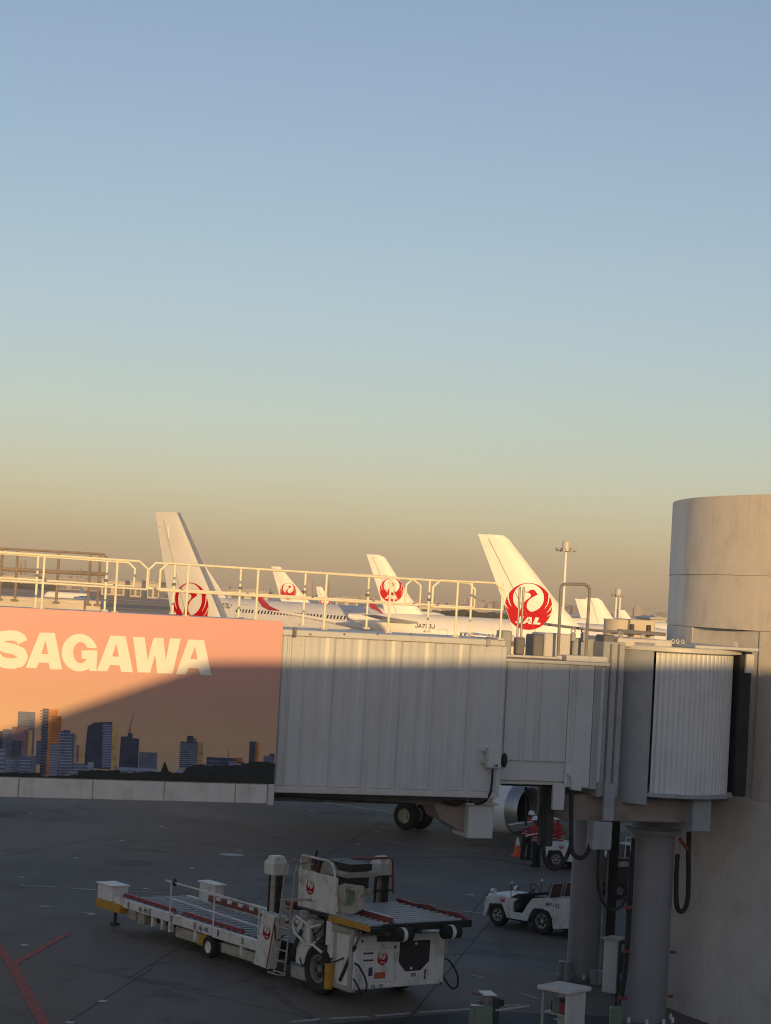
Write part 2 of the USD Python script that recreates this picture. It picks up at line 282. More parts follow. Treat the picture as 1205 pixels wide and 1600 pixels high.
# ---------------------------------------------------------------- the terminal building the picture is taken from: stands behind the camera and shades the apron
ys = -1.5
def shade_edge(px, py, fr, d):
    """Height and x on the facade plane from which the sun grazes a point seen on the bridge's face."""
    q = fr.px(px, py, 'y', d); w = fr.R.T @ q + fr.o; t = (ys - w[1]) / TOSUN[1]; return w + TOSUN * t
BR = Fr((0, 43.33, 0), math.degrees(math.atan(.312)))
e0 = shade_edge(330, 1034, BR, -.03); e1 = shade_edge(0, 1146, BR, -.03); e2 = shade_edge(780, 1035, BR, .15); e3 = shade_edge(1090, 1038, BR, .3); e4 = shade_edge(1150, 1040, BR, 1.2)
RZ = e0[2]; sl = (e0[2] - e1[2]) / (e0[0] - e1[0])
T = Thing('terminal_building', 'long terminal building behind the viewer with a flat roof that steps down at one end', 'building')
mat('terminal_wall', (.36, .36, .36), .7, var=.06, scale=.5)
xl = e0[0] - 18; zl = RZ - 18 * sl
g = G(); g.prism([(xl, 0), (60, 0), (60, e4[2] + .05), (e4[0], e4[2]), (e3[0], e3[2]), (e2[0], e2[2]), (e0[0], RZ), (xl, zl)], (0, ys, 0), X, Z, -Y, 24.); T.part('wall', g, 'terminal_wall', smooth=False)
for px_, w_, h_ in ((1003, .45, .55),):
    if w_ == 0: continue
    e = shade_edge(px_, 1037, BR, .1); g = G(); g.box(e[0] - w_ / 2, e[0] + w_ / 2, ys - .9, ys - .15, RZ + .004 if h_ < .6 else RZ + .004, RZ + h_ + (.25 if px_ < 400 else .15)); T.part('roof_vent', g, 'terminal_wall')
for zz in (1.2, 5.6):
    g = G(); g.box(xl + 6, 58, ys, ys + .03, zz, zz + 2.4); T.part('window_band', g, 'glass_blue')

# ---------------------------------------------------------------- skyline across the bay
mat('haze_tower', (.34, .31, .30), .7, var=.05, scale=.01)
def facade(name, c1, c2, sx, sz):
    n = {'tc': ('texture_coordinate', {}), 'mp': ('mapping', dict(rotation=(math.pi / 2, 0., 0.))), 'br': ('brick_texture', dict(color1=c1, color2=tuple(np.array(c1) * .9), mortar=c2, scale=1., brick_width=sx, row_height=sz, mortar_size=.25, offset=0.)), 'p': ('principled_bsdf', dict(roughness=.6))}
    M[name] = usdkit.material(stage, f'/World/Looks/{name}', n, [('tc.object', 'mp.vector'), ('mp.vector', 'br.vector'), ('br.color', 'p.base_color')], surface='p.BSDF')
facade('facade_grey', (.24, .24, .26), (.44, .42, .40), 6., 3.5); facade('facade_tan', (.30, .26, .22), (.50, .44, .38), 7., 3.6); facade('facade_dark', (.12, .13, .15), (.24, .24, .25), 5., 3.4)
def tower(px0, px1, ytop, D, label, mt_, top=None, group=None):
    a = at(px0, ytop, D); b = at(px1, ytop, D); w = b[0] - a[0]; h = a[2]
    T = Thing('office_tower', label, 'building', Fr(((a[0] + b[0]) / 2, D, 0), random.uniform(-12, 12)), group)
    g = G(); g.box(-w / 2, w / 2, -w * .35, w * .35, 0, h, .3); T.part('wall', g, mt_, smooth=False)
    g = G(); g.box(-w * .3, w * .3, -w * .2, w * .2, h + .01, h + max(3, .06 * h), .2); T.part('roof_plant', g, 'haze_tower', smooth=False)
    if top:
        g = G(); g.cyl((0, 0, h + 1), (0, 0, h + top), .8, .3, 6); T.part('mast', g, 'haze_tower')
tower(27, 33, 879, 3600, 'slim tan tower at far left, leftmost of the tall pair on the horizon', 'facade_tan')
tower(34, 41, 877, 3700, 'slim tan tower at far left, right one of the tall pair on the horizon', 'facade_tan')
tower(115, 121, 890, 3500, 'short grey block on the horizon behind the cream roof rail, left of the blue tail', 'facade_grey')
tower(122, 128, 888, 3600, 'short tan block on the horizon above the blue tail aircraft', 'facade_tan')
tower(409, 413, 909, 3400, 'thin pale tower on the horizon just left of the small emblem tail', 'facade_grey', 12)
tower(480, 489, 906, 3300, 'broad brown tower on the horizon right of the small emblem tail', 'facade_tan')
tower(506, 515, 909, 3500, 'tan tower behind the roof rail post, above the smallest emblem tail', 'facade_tan', 8)
tower(719, 724, 935, 3900, 'first grey tower of the cluster behind the roof rail near the big tail', 'facade_grey')
tower(725, 729, 932, 4000, 'tallest thin tower of the cluster behind the roof rail near the big tail', 'facade_tan')
tower(730, 735, 934, 3900, 'last grey tower of the cluster behind the roof rail near the big tail', 'facade_grey')
tower(752, 758, 937, 3800, 'grey tower with flat top just left of the big emblem tail', 'facade_dark')
tower(764, 769, 941, 3600, 'short bluish block beside the trailing edge of the big emblem tail', 'facade_dark')
tower(884, 891, 944, 3700, 'dark block on the horizon behind the leading edge of the big emblem tail', 'facade_dark')
tower(990, 1003, 950, 3300, 'pale ribbed tower right of the lamp mast, left one of the two beside it', 'facade_tan')
tower(1004, 1017, 948, 3400, 'grey ribbed tower right of the lamp mast, right one of the two beside it', 'facade_grey')
tower(1028, 1042, 956, 3300, 'bluish dark block on the horizon touching the concrete tower edge', 'facade_dark')
lowm = ['facade_grey', 'facade_tan', 'facade_dark', 'haze_tower']
x = -30.
while x < 1045:
    w = random.uniform(5, 17); D = random.uniform(3350, 3800); yh = 934 + .056 * (x - 602); yt = yh + random.uniform(-6, 5)
    a = at(x, yt, D); b = at(x + w, yt, D); g = G(); g.box(a[0], b[0], D, D + 40, 0, max(6, a[2]), .2)
    solo('low_building', g, lowm[random.randrange(4)], 'low hazy building in the row along the far shore', 'building', 'low buildings along the far shore', smooth=False)
    x += w * random.uniform(.75, 1.3)
# nearer sheds and hangars beyond the runways
def shed(px0, px1, y0, D, label, mt_='beige_wall', dep=40):
    a = at(px0, y0, D); b = at(px1, y0, D); w = b[0] - a[0]; h = a[2]; T = Thing('airport_building', label, 'building', Fr(((a[0] + b[0]) / 2, D, 0), 0))
    g = G(); g.box(-w / 2, w / 2, 0, dep, 0, h * .86, .2); T.part('wall', g, mt_, smooth=False)
    g = G(); g.prism([(-w / 2 - .6, 0), (w / 2 + .6, 0), (w / 2 + .6, h * .06), (0, h * .13), (-w / 2 - .6, h * .06)], (0, -1, h * .86), X, Z, Y, dep + 2); T.part('roof', g, 'bridge_grey', smooth=False)
    n = max(2, int(w / 14))
    for i in range(n):
        c = -w / 2 + w * (i + .5) / n; g = G(); g.box(c - w / n * .32, c + w / n * .32, -.25, 0, h * .1, h * .55, .05); T.part('door', g, 'facade_dark', smooth=False)
shed(159, 196, 903, 1500, 'tan low airport building left of the gap in the cream rail'); shed(204, 222, 905, 1450, 'boxy tan airport building just left of the rail gap'); shed(231, 250, 907, 1400, 'pale airport building seen through the gap of the cream rail')
shed(0, 60, 896, 1900, 'long pinkish airport building at the far left edge'); shed(60, 158, 900, 1950, 'long dark windowed airport building behind the blue tail', 'haze_tower')
shed(356, 420, 919, 1300, 'long pale hangar with shallow roof left of the small emblem tail'); shed(525, 560, 932, 1400, 'tan airport building right of the smallest emblem tail'); shed(655, 690, 944, 1350, 'tan airport building behind the second emblem tail'); shed(690, 770, 947, 1500, 'long grey airport building left of the big emblem tail', 'haze_tower'); shed(1018, 1042, 962, 700, 'small tan airport building against the concrete tower edge')
def lump(px0, px1, ytop, D):
    a = at(px0, ytop, D); b = at(px1, ytop, D); g = G(); w = b[0] - a[0]; n = max(6, int(w / 5))
    for i in range(n):
        c = a[0] + w * (i + .5) / n; h = a[2] * random.uniform(.55, 1.0); r = w / n * random.uniform(.6, 1.0)
        m = trimesh.creation.icosphere(2, 1.0); v = m.vertices * (1 + .35 * (meshkit.noise(m.vertices * 2.6 + i, 3) - .5)[:, None])
        g.add(v * [r, r, h * .55] + [c, D + random.uniform(-8, 8), h * .5], m.faces)
    solo('tree_belt', g, 'tree_far', kind='stuff', label='dark band of trees along the far side of the airfield', cat='trees')
mat('tree_far', (.035, .045, .028), .9, var=.3, scale=.3)
lump(660, 790, 948, 1250); lump(-20, 90, 905, 1700)
# ---------------------------------------------------------------- haze: the morning air over the airfield
if HAZE > 0:
    g = G(); g.box(-5000, 5000, -250, 5200, -1.0, 120., 0.)
    M['haze_air'] = usdkit.material(stage, '/World/Looks/haze_air', {'v': ('principled_volume', dict(color=(.95, .78, .68), density=HAZE, anisotropy=.1))}, [], volume='v.volume')
    v = np.array([[x, y, z] for x in (-5000, 5000) for y in (-250, 5200) for z in (-1., 120.)]); m = trimesh.convex.convex_hull(v)
    solo('haze', (m.vertices, m.faces), 'haze_air', kind='stuff', smooth=False)
# ---------------------------------------------------------------- passenger boarding bridge: three telescoping tunnels, rotunda, roof rails, printed banner
B = Thing('boarding_bridge', 'long white telescopic boarding bridge with a sunset skyline banner joined to the tower', 'boarding bridge', BR)
def bp(x, y, d): return BR.px(x, y, 'y', d)
S0, S1, S2 = -15.0, -2.03, 2.82
# outer tunnel
g = G(); g.box(S0, S1, .0, 3.2, 4.98, 8.585, .02); B.part('outer_tunnel', g, 'bridge_panel')
bj = [-60, 29, 145, 257, 368, 424]; bs = [S0] + [bp(x, 1235, -.07)[0] for x in bj[1:-1]] + [S1 - .14]
for a, b in zip(bs[:-1], bs[1:]):
    g = G(); g.box(a + .008, b - .008, -.07, -.002, 4.94, 5.315, .012); B.part('base_panel', g, 'concrete_light')
g = G(); g.box(S1 - .13, S1 + .0, -.075, -.002, 4.90, 5.33, .012); B.part('end_post', g, 'bridge_trim')
# printed banner
def banner():
    n = {'tc': ('texture_coordinate', {}), 'sx': ('separate_xyz', {}), 'mr': ('map_range', dict(from_min=5.3, from_max=8.6, to_min=0., to_max=1.)), 'ns': ('noise_texture', dict(scale=.5, detail=2.)), 'ad': ('math', dict(math_type='multiply_add', value2=.14, value3=-.07)), 'sm': ('math', dict(math_type='add')),
         'r': ('rgb_ramp', dict(ramp=[(0., (.54, .40, .26)), (.28, (.57, .37, .235)), (.5, (.55, .325, .245)), (.75, (.60, .32, .28)), (1., (.63, .325, .31))])), 'p': ('principled_bsdf', dict(roughness=.48))}
    M['banner_print'] = usdkit.material(stage, '/World/Looks/banner_print', n, [('tc.object', 'sx.vector'), ('sx.z', 'mr.value'), ('tc.object', 'ns.vector'), ('ns.fac', 'ad.value1'), ('mr.result', 'sm.value1'), ('ad.value', 'sm.value2'), ('sm.value', 'r.fac'), ('r.color', 'p.base_color')], surface='p.BSDF')
banner()
D0 = -.028
g = G(); g.box(S0, S1 - .004, D0, -.003, 5.33, 8.61, .006); ban = B.part('banner', g, 'banner_print', smooth=False)
for xj in (-12.4, -9.8, -7.2, -4.62):
    g = G(); g.box(xj - .004, xj + .004, D0 - .002, D0 - .0004, 5.34, 8.6, 0.0005); B.part('banner_seam', g, 'banner_print', ban, smooth=False)
def bpoly(pts, lay, name, mt_, sc=1., off=(0, 0)):
    """A flat printed shape, given by its outline in the photograph, laid on the banner."""
    y = D0 - .0012 * lay - .002; q = [bp(off[0] + a / sc, off[1] + b / sc, y) for a, b in pts]; g = G()
    p = Polygon([(v[0], v[2]) for v in q]).intersection(sbox(S0 + .02, 5.335, S1 - .01, 8.6))
    if p.is_empty: return
    g.sheet(p, lambda v: np.c_[v[:, 0], np.full(len(v), y), v[:, 1]]); return B.part(name, g, mt_, ban, smooth=False)
def bshape(poly, lay, name, mt_, sc, off):
    y = D0 - .0012 * lay - .002; g = G()
    def fn(v): return np.array([[bp(off[0] + a / sc, off[1] + b / sc, y)[0], y, bp(off[0] + a / sc, off[1] + b / sc, y)[2]] for a, b in v])
    g.sheet(poly, fn); return B.part(name, g, mt_, ban, smooth=False)
mat('print_cream', (.74, .73, .67), .5, var=.03)
# lettering, heavy grotesque capitals, in pixels of the 3.443x crop whose corner is (0, 960)
def L(poly): bshape(poly, 9, 'letter', 'print_cream', 3.443, (0, 960))
def Apoly(bl, br, tl, tr, ir, il, apex, h0, h1):
    return Polygon([bl, tl, tr, br, ir, h1[1], h1[0], il]).buffer(0)
def glyphA(P):
    o = Polygon(P['o']); return o.difference(Polygon(P['h']))
L(glyphA(dict(o=[(138, 287), (214, 98), (295, 100), (334, 297), (270, 295), (262, 262), (210, 259), (196, 290)], h=[(222, 213), (259, 214), (245, 140)])))
L(glyphA(dict(o=[(520, 305), (594, 114), (676, 118), (716, 312), (652, 309), (643, 275), (592, 272), (577, 306)], h=[(603, 226), (640, 228), (626, 155)])))
L(glyphA(dict(o=[(947, 322), (1014, 135), (1098, 139), (1138, 329), (1077, 326), (1067, 291), (1014, 288), (1000, 323)], h=[(1024, 240), (1063, 242), (1049, 172)])))
L(Polygon([(715, 121), (778, 123), (795, 245), (826, 126), (880, 127), (892, 248), (915, 129), (973, 131), (928, 319), (846, 317), (835, 215), (808, 314), (741, 312)]))
def ell(cx, cy, rx, ry, a0, a1, n=28): return [(cx + rx * math.cos(math.radians(t)), cy + ry * math.sin(math.radians(t))) for t in np.linspace(a0, a1, n)]
gp = Polygon(ell(428, 206, 96, 101, 0, 360, 48)).difference(Polygon(ell(434, 206, 40, 57, 0, 360, 32))).difference(Polygon([(440, 168), (474, 180), (545, 184), (545, 195), (440, 192)]))
gp = gp.union(Polygon([(440, 194), (524, 196), (519, 306), (480, 304), (474, 262), (474, 240), (438, 238)])).buffer(0)
L(gp)
top = LineString(ell(66, 150, 54, 38, 200 - 360 + 150, 60 - 360 + 150 - 180, 2)) if False else None
sp = LineString([(122, 150), (112, 130), (88, 117), (50, 113), (10, 118), (-14, 138), (-6, 164), (30, 178), (75, 188), (112, 205), (122, 230), (108, 256), (70, 266), (28, 262), (-4, 250), (-20, 228)]).buffer(28, cap_style='flat')
L(sp)
# printed city: colours are the print's own inks
for n_, c_ in (('print_navy', (.040, .050, .092)), ('print_blue', (.085, .11, .20)), ('print_slate', (.12, .135, .20)), ('print_mauve', (.21, .135, .17)), ('print_rust', (.30, .115, .055)), ('print_orange', (.50, .20, .06)), ('print_gold', (.48, .34, .15)), ('print_trees', (.012, .018, .018)), ('print_pale', (.22, .26, .37))): mat(n_, c_, .5, var=.22, scale=5.)
def city(pts, sc, off, lay, mt_, rows=0, rmat='print_pale', inset=.08, name='printed_tower'):
    par = bpoly(pts, lay, name, mt_, sc, off)
    xs = [p[0] for p in pts]; yy = [p[1] for p in pts]
    if rows and par:
        g = G(); y = D0 - .0012 * lay - .0026; x0, x1 = min(xs), max(xs); w = x1 - x0; t0, t1 = sorted(yy)[len(yy) // 2 - 1] + 4, max(yy) - 4
        for i in range(rows):
            a = t0 + (t1 - t0) * (i + .3) / rows; b = t0 + (t1 - t0) * (i + .68) / rows
            q = [bp(off[0] + u / sc, off[1] + v / sc, y) for u, v in ((x0 + w * inset, a), (x1 - w * inset, a + .02 * w), (x1 - w * inset, b + .02 * w), (x0 + w * inset, b))]
            g.add(q, [[0, 1, 2, 3]])
        p_ = uniq(ban, 'printed_windows'); m_ = usdkit.mesh(stage, p_, g.get(), M[rmat]); tag(m_.GetPrim(), kind='stuff')
def R_(x0, y0, x1, y1, k=.045): return [(x0 + k * 0, y0), (x1, y0 + k * (x1 - x0)), (x1 - .05 * (y1 - y0), y1 + k * (x1 - x0)), (x0 - .05 * (y1 - y0), y1)]
s1, o1 = 5.239, (0, 1080)
city(R_(150, 165, 290, 520), s1, o1, 1, 'print_slate', 14, 'print_blue'); city(R_(235, 318, 267, 530), s1, o1, 2, 'print_gold')
city(R_(100, 290, 232, 540), s1, o1, 3, 'print_mauve', 0); city(R_(25, 310, 105, 530), s1, o1, 2, 'print_slate', 9, 'print_blue'); city(R_(-30, 325, 24, 620), s1, o1, 3, 'print_navy'); city(R_(98, 405, 176, 540), s1, o1, 4, 'print_navy', 6, 'print_blue')
city(R_(300, 405, 345, 600), s1, o1, 1, 'print_blue'); city(R_(350, 142, 400, 690), s1, o1, 3, 'print_navy', 22, 'print_slate'); city(R_(395, 145, 472, 690), s1, o1, 2, 'print_orange'); city(R_(425, 203, 505, 690), s1, o1, 4, 'print_rust', 24, 'print_orange')
city(R_(410, 430, 500, 690), s1, o1, 5, 'print_slate', 12, 'print_pale'); city([(495, 330), (530, 316), (575, 320), (580, 345), (600, 350), (590, 680), (470, 680)], s1, o1, 6, 'print_blue', 14, 'print_pale'); city(R_(600, 335, 634, 590), s1, o1, 4, 'print_gold'); city(R_(590, 345, 616, 590), s1, o1, 5, 'print_slate')
city(R_(625, 440, 650, 580), s1, o1, 4, 'print_mauve'); city(R_(655, 460, 685, 580), s1, o1, 4, 'print_gold'); city([(718, 290), (770, 256), (920, 252), (905, 640), (690, 630), (700, 460)], s1, o1, 6, 'print_navy', 0); city(R_(850, 262, 921, 625), s1, o1, 7, 'print_blue', 17, 'print_pale', .06); city(R_(922, 290, 968, 630), s1, o1, 5, 'print_gold')
city([(990, 372), (1045, 370), (1050, 340), (1082, 345), (1085, 375), (1070, 640), (972, 635)], s1, o1, 6, 'print_navy', 0); city(R_(1080, 385, 1140, 630), s1, o1, 5, 'print_navy'); city(R_(1140, 497, 1290, 640), s1, o1, 4, 'print_slate', 6, 'print_blue')
city([(1052, 335), (1098, 148), (1101, 150), (1060, 336)], s1, o1, 3, 'print_mauve', name='printed_mast'); city(R_(1060, 290, 1072, 345), s1, o1, 4, 'print_mauve', name='printed_mast')
city(R_(40, 520, 300, 680), s1, o1, 7, 'print_slate', 0); city(R_(50, 560, 120, 680), s1, o1, 8, 'print_pale', 5, 'print_blue'); city(R_(150, 545, 260, 680), s1, o1, 8, 'print_blue', 5, 'print_pale'); city(R_(-10, 470, 45, 690), s1, o1, 6, 'print_pale', 6, 'print_blue'); city(R_(590, 590, 760, 700), s1, o1, 7, 'print_blue', 4, 'print_pale'); city(R_(500, 640, 640, 720), s1, o1, 8, 'print_slate', 3, 'print_pale'); city(R_(720, 580, 770, 660), s1, o1, 8, 'print_pale')
city(R_(940, 620, 1290, 690), s1, o1, 7, 'print_pale', 2, 'print_slate')
s2, o2 = 5.02, (210, 1090)
city(R_(362, 345, 500, 555), s2, o2, 5, 'print_navy', 13, 'print_pale', .02); city(R_(415, 300, 465, 350), s2, o2, 4, 'print_navy'); city(R_(465, 318, 488, 350), s2, o2, 4, 'print_slate'); city(R_(498, 350, 540, 570), s2, o2, 4, 'print_gold', 13, 'print_rust')
city([(280, 625), (350, 560), (420, 565), (440, 640)], s2, o2, 6, 'print_pale'); city(R_(525, 520, 560, 580), s2, o2, 5, 'print_blue'); city(R_(568, 466, 850, 600), s2, o2, 5, 'print_navy', 4, 'print_blue'); city(R_(800, 470, 850, 520), s2, o2, 6, 'print_rust'); city(R_(740, 500, 860, 600), s2, o2, 6, 'print_slate', 4, 'print_pale'); city(R_(735, 415, 742, 470), s2, o2, 4, 'print_mauve', name='printed_mast')
city(R_(905, 343, 950, 550), s2, o2, 5, 'print_navy'); city(R_(948, 348, 982, 545), s2, o2, 5, 'print_rust'); city(R_(965, 350, 982, 530), s2, o2, 6, 'print_orange'); city(R_(870, 515, 950, 580), s2, o2, 6, 'print_slate'); city(R_(1015, 455, 1100, 640), s2, o2, 5, 'print_slate', 6, 'print_blue'); city(R_(1060, 440, 1100, 480), s2, o2, 4, 'print_navy')
tr = [(-40, 690)]
xx = np.arange(-30, 1290, 9); hh = 668 + 22 * meshkit.fbm(np.c_[xx / 60., xx * 0, xx * 0], 4, 5) - 22 + np.where((xx > 330) & (xx < 640), 22, 0) + np.where((xx > 640) & (xx < 980), -18, 0)
bpoly([(-40, 760)] + [(a, b + 10) for a, b in zip(xx, hh)] + [(1290, 760)], 11, 'printed_trees', 'print_trees', s1, o1)
xx = np.arange(-20, 1110, 8); hh = 585 - 55 * (xx > 380) * np.clip((xx - 380) / 60, 0, 1) - 20 * (xx > 840) + 26 * (meshkit.fbm(np.c_[xx / 40., xx * 0, xx * 0], 4, 9) - .5) - 85 * np.exp(-((xx - 238) / 20.) ** 2)
bpoly([(-30, 720)] + list(zip(xx, hh)) + [(1110, 720)], 12, 'printed_trees', 'print_trees', s2, o2)

# middle tunnel: folded wall panels between a roof cap and a floor beam
DM = .16
g = G(); g.box(S1, S2 - .02, DM + .05, 3.0, 5.2, 8.42, .02); B.part('middle_tunnel', g, 'bridge_trim')
jx = [442.5, 453, 480, 531, 582.5, 635.7, 688, 742, 789]; js = [bp(x, 1010, DM)[0] for x in jx]; js[0] = S1 + .02; js[-1] = S2
for i, (a, b) in enumerate(zip(js[:-1], js[1:])):
    a += .006; b -= .006; w = b - a; c = (a + b) / 2
    if w > .45:   # wide panel: flutes at both edges and a shallow rib in the middle
        prof = [(a, .045), (a + .05, .045), (a + .12, 0), (c - .12, 0), (c - .05, .020), (c + .05, .020), (c + .12, 0), (b - .12, 0), (b - .05, .045), (b, .045)]
        if i == 7: prof = [(a, .045), (a + .05, .045), (a + .12, 0), (b, 0)]
    else: prof = [(a, .03), (a + .03, .03), (a + .05, 0), (b - .05, 0), (b - .03, .03), (b, .03)]
    g = G(); pr = [(x, y) for x, y in prof] + [(b, .05), (a, .05)]
    g.prism(pr, (0, DM, 5.295), X, Y, Z, 3.03); B.part('wall_panel', g, 'bridge_panel', smooth=False)
g = G(); g.box(S1 + .005, S2 + .01, DM - .06, 3.06, 8.325, 8.452, .015); B.part('roof_cap', g, 'bridge_panel')
for x in (485, 538, 590, 642):
    q = bp(x, 991, DM - .06); g = G(); g.cyl(q - Y * .0, q - Y * .02, .022, n=10); B.part('cap_bolt', g, 'bridge_dark')
q = bp(460, 988, DM - .06); g = G(); g.box(q[0] - .04, q[0] + .04, DM - .1, DM - .05, 8.30, 8.50); B.part('rail_bracket', g, 'bridge_dark')
q = bp(763, 1001, DM - .06); g = G(); g.box(q[0] - .04, q[0] + .04, DM - .1, DM - .05, 8.31, 8.47); B.part('rail_bracket', g, 'bridge_grey')
for x, y in ((467, 1003), (763, 1019)):
    q = bp(x, y, DM - .004)
    for dx in (-.05, .05):
        for dz in (-.05, .05):
            g = G(); g.box(q[0] + dx - .02, q[0] + dx + .02, DM - .012, DM, q[2] + dz - .02, q[2] + dz + .02, .003); B.part('fixing_plate', g, 'bridge_trim')
g = G(); g.box(S1 + .01, S2 - .015, DM - .05, DM + .14, 5.15, 5.285, .012); B.part('floor_beam', g, 'bridge_trim')
g = G(); g.box(S1 + .02, S2 - .02, DM + .5, 2.9, 5.02, 5.19, .02); B.part('underfloor', g, 'bridge_dark')
for d_ in (.9, 1.9, 2.7):
    g = G(); g.box(S1 - .5, S2 - .1, d_, d_ + .14, 4.90, 5.01, .01); B.part('underfloor_rail', g, 'machine_grey')
g = G(); g.tube([bp(433, 1243, .5), bp(530, 1250, .5), bp(650, 1256, .5)], .022, 6); B.part('drive_cable', g, 'rubber')
# corner post of the middle tunnel, cable box
q = bp(787, 1010, DM); g = G(); g.box(S2 - .05, S2 + .055, DM - .02, DM + .3, 5.18, 8.318, .012); B.part('corner_post', g, 'bridge_panel')
a, b = bp(763.5, 1168, DM - .2), bp(782, 1201, DM - .2); g = G(); g.box(a[0], b[0], DM - .24, DM - .03, b[2], a[2], .02); jb = B.part('junction_box', g, 'bridge_panel')
q = bp(774, 1196.5, DM - .242); g = G(); g.box(q[0] - .035, q[0] - .015, DM - .244, DM - .2405, q[2] - .02, q[2] + .02, .001); g.box(q[0] + 0, q[0] + .06, DM - .244, DM - .2405, q[2] - .022, q[2] + .022, .001); B.part('rating_plate', g, 'decal_dark', jb)
for dz in (.12, .36):
    g = G(); g.box(a[0] - .09, a[0], DM - .1, DM - .02, b[2] + dz - .03, b[2] + dz + .03, .006); B.part('bracket', g, 'bridge_trim', jb)
g = G(); g.tube(smooth_path([bp(770, 1202, DM - .12), bp(769, 1222, DM - .12), bp(766, 1240, DM - .1), bp(757, 1253, .3), bp(742, 1256, .5), bp(722, 1252, .6)]), .026, 7); B.part('cable', g, 'rubber')
g = G(); g.ball(bp(788, 1188, .3), .1, 1, (.7, .7, 1.6)); B.part('cable_gland', g, 'rubber')
# hanging equipment box with its hopper
a, b = bp(733, 1258, .55), bp(770, 1311, .55); g = G(); g.box(a[0], b[0], .55, 1.5, b[2], a[2], .02); eb = B.part('equipment_box', g, 'bridge_panel')
g = G(); g.box(a[0] - .07, b[0] + .07, .48, 1.56, a[2] + .003, a[2] + .05, .012); B.part('lid', g, 'bridge_trim', eb)
for x in (730, 768):
    q = bp(x, 1250, .7); g = G(); g.box(q[0] - .035, q[0] + .035, .66, .74, a[2] + .05, 5.16, .006); B.part('hanger', g, 'bridge_trim', eb)
pts = [bp(680 + u, 1252 + v, .8) for u, v in ((0, 2), (50, 3), (52, 52), (40, 48), (28, 39), (8, 28), (0, 12))]
g = G(); g.prism([(p[0], p[2]) for p in pts], (0, .8, 0), X, Z, Y, .9); B.part('hopper', g, 'hopper_brown')
g = G(); g.tube(smooth_path([bp(690, 1252, .75), bp(712, 1258, .7), bp(728, 1252, .7), bp(742, 1258, .7)]), .03, 7); B.part('cable', g, 'rubber')

# inner tunnel
DI = .36; S3 = bp(945, 1100, DI)[0]
g = G(); g.box(S2 + .06, S3, DI + .05, 2.85, 5.5, 8.0, .02); B.part('inner_tunnel', g, 'bridge_panel')
for (x0, x1, yb, nm, gro) in ((790.5, 887, 1189, 'wall_panel', (819, 842)), (888, 926, 1230, 'wall_panel', (897,)), (927, 938, 1233, 'wall_panel', ())):
    a = bp(x0, 1110, DI)[0]; b = bp(x1, 1110, DI)[0]; z0 = bp((x0 + x1) / 2 - 4, yb, DI)[2]; prof = [(a, .0)]
    for gx in gro:
        c = bp(gx, 1110, DI)[0]; prof += [(c - .075, 0), (c - .05, .035), (c + .03, .035), (c + .055, 0)]
    prof += [(b, 0), (b, .045), (a, .045)]
    g = G(); g.prism([(u, v) for u, v in prof], (0, DI + (0 if x0 > 900 else .0), z0), X, Y, Z, 8.0 - z0); B.part(nm, g, 'bridge_panel' if x0 < 920 else 'bridge_grey', smooth=False)
zz = bp(870, 1030, DI)[2]
for i, (d0, d1, z0, z1, mt_) in enumerate(((DI - .07, 2.9, 8.0, 8.07, 'bridge_panel'), (DI - .05, DI + .12, 8.072, 8.10, 'bridge_dark'), (DI - .02, DI + .3, 8.103, 8.15, 'bridge_trim'))):
    g = G(); g.box(S2 + .07, S3 + (.05 if i == 0 else -1.1), d0, d1, z0, z1, .008); B.part('roof_ledge', g, mt_)
a = bp(884, 1026, DI)[0]; g = G(); g.box(a, S3, DI - .06, DI + .3, 8.075, 8.20, .012); B.part('ledge_box', g, 'bridge_panel')
for (y0, y1, d_, x0, x1, mt_) in ((1204, 1212, .06, 785, 884, 'bridge_panel'), (1216, 1226, .1, 780, 884, 'bridge_trim'), (1226.3, 1228.5, .3, 785, 846, 'machine_dark')):
    a = bp(x0, (y0 + y1) / 2, DI + d_)[0]; b = bp(x1, (y0 + y1) / 2, DI + d_)[0]; z1 = bp((x0 + x1) / 2, y0, DI + d_)[2]; z0 = bp((x0 + x1) / 2, y1, DI + d_)[2]
    g = G(); g.box(max(a, S2 - .4), b, DI + d_, DI + d_ + .12, z0, z1, .01); B.part('frame_beam', g, mt_)
pts = [bp(x, y, DI - .02) for x, y in ((884, 1198), (909, 1202), (908, 1236), (893, 1234), (893, 1216), (884, 1207))]
g = G(); g.prism([(p[0], p[2]) for p in pts], (0, DI - .03, 0), X, Z, Y, .14); B.part('frame_bracket', g, 'bridge_panel')
g = G(); q = bp(865, 1224, DI + .05); r_ = bp(881, 1266, DI + .05); g.box(q[0], r_[0], DI + .03, DI + .13, r_[2], q[2], .01); B.part('frame_leg', g, 'bridge_panel')
a, b = bp(908, 1221, DI), bp(928, 1233, DI); g = G(); g.box(a[0], b[0], DI + .06, DI + .2, b[2], a[2], .01); B.part('frame_beam', g, 'bridge_trim')
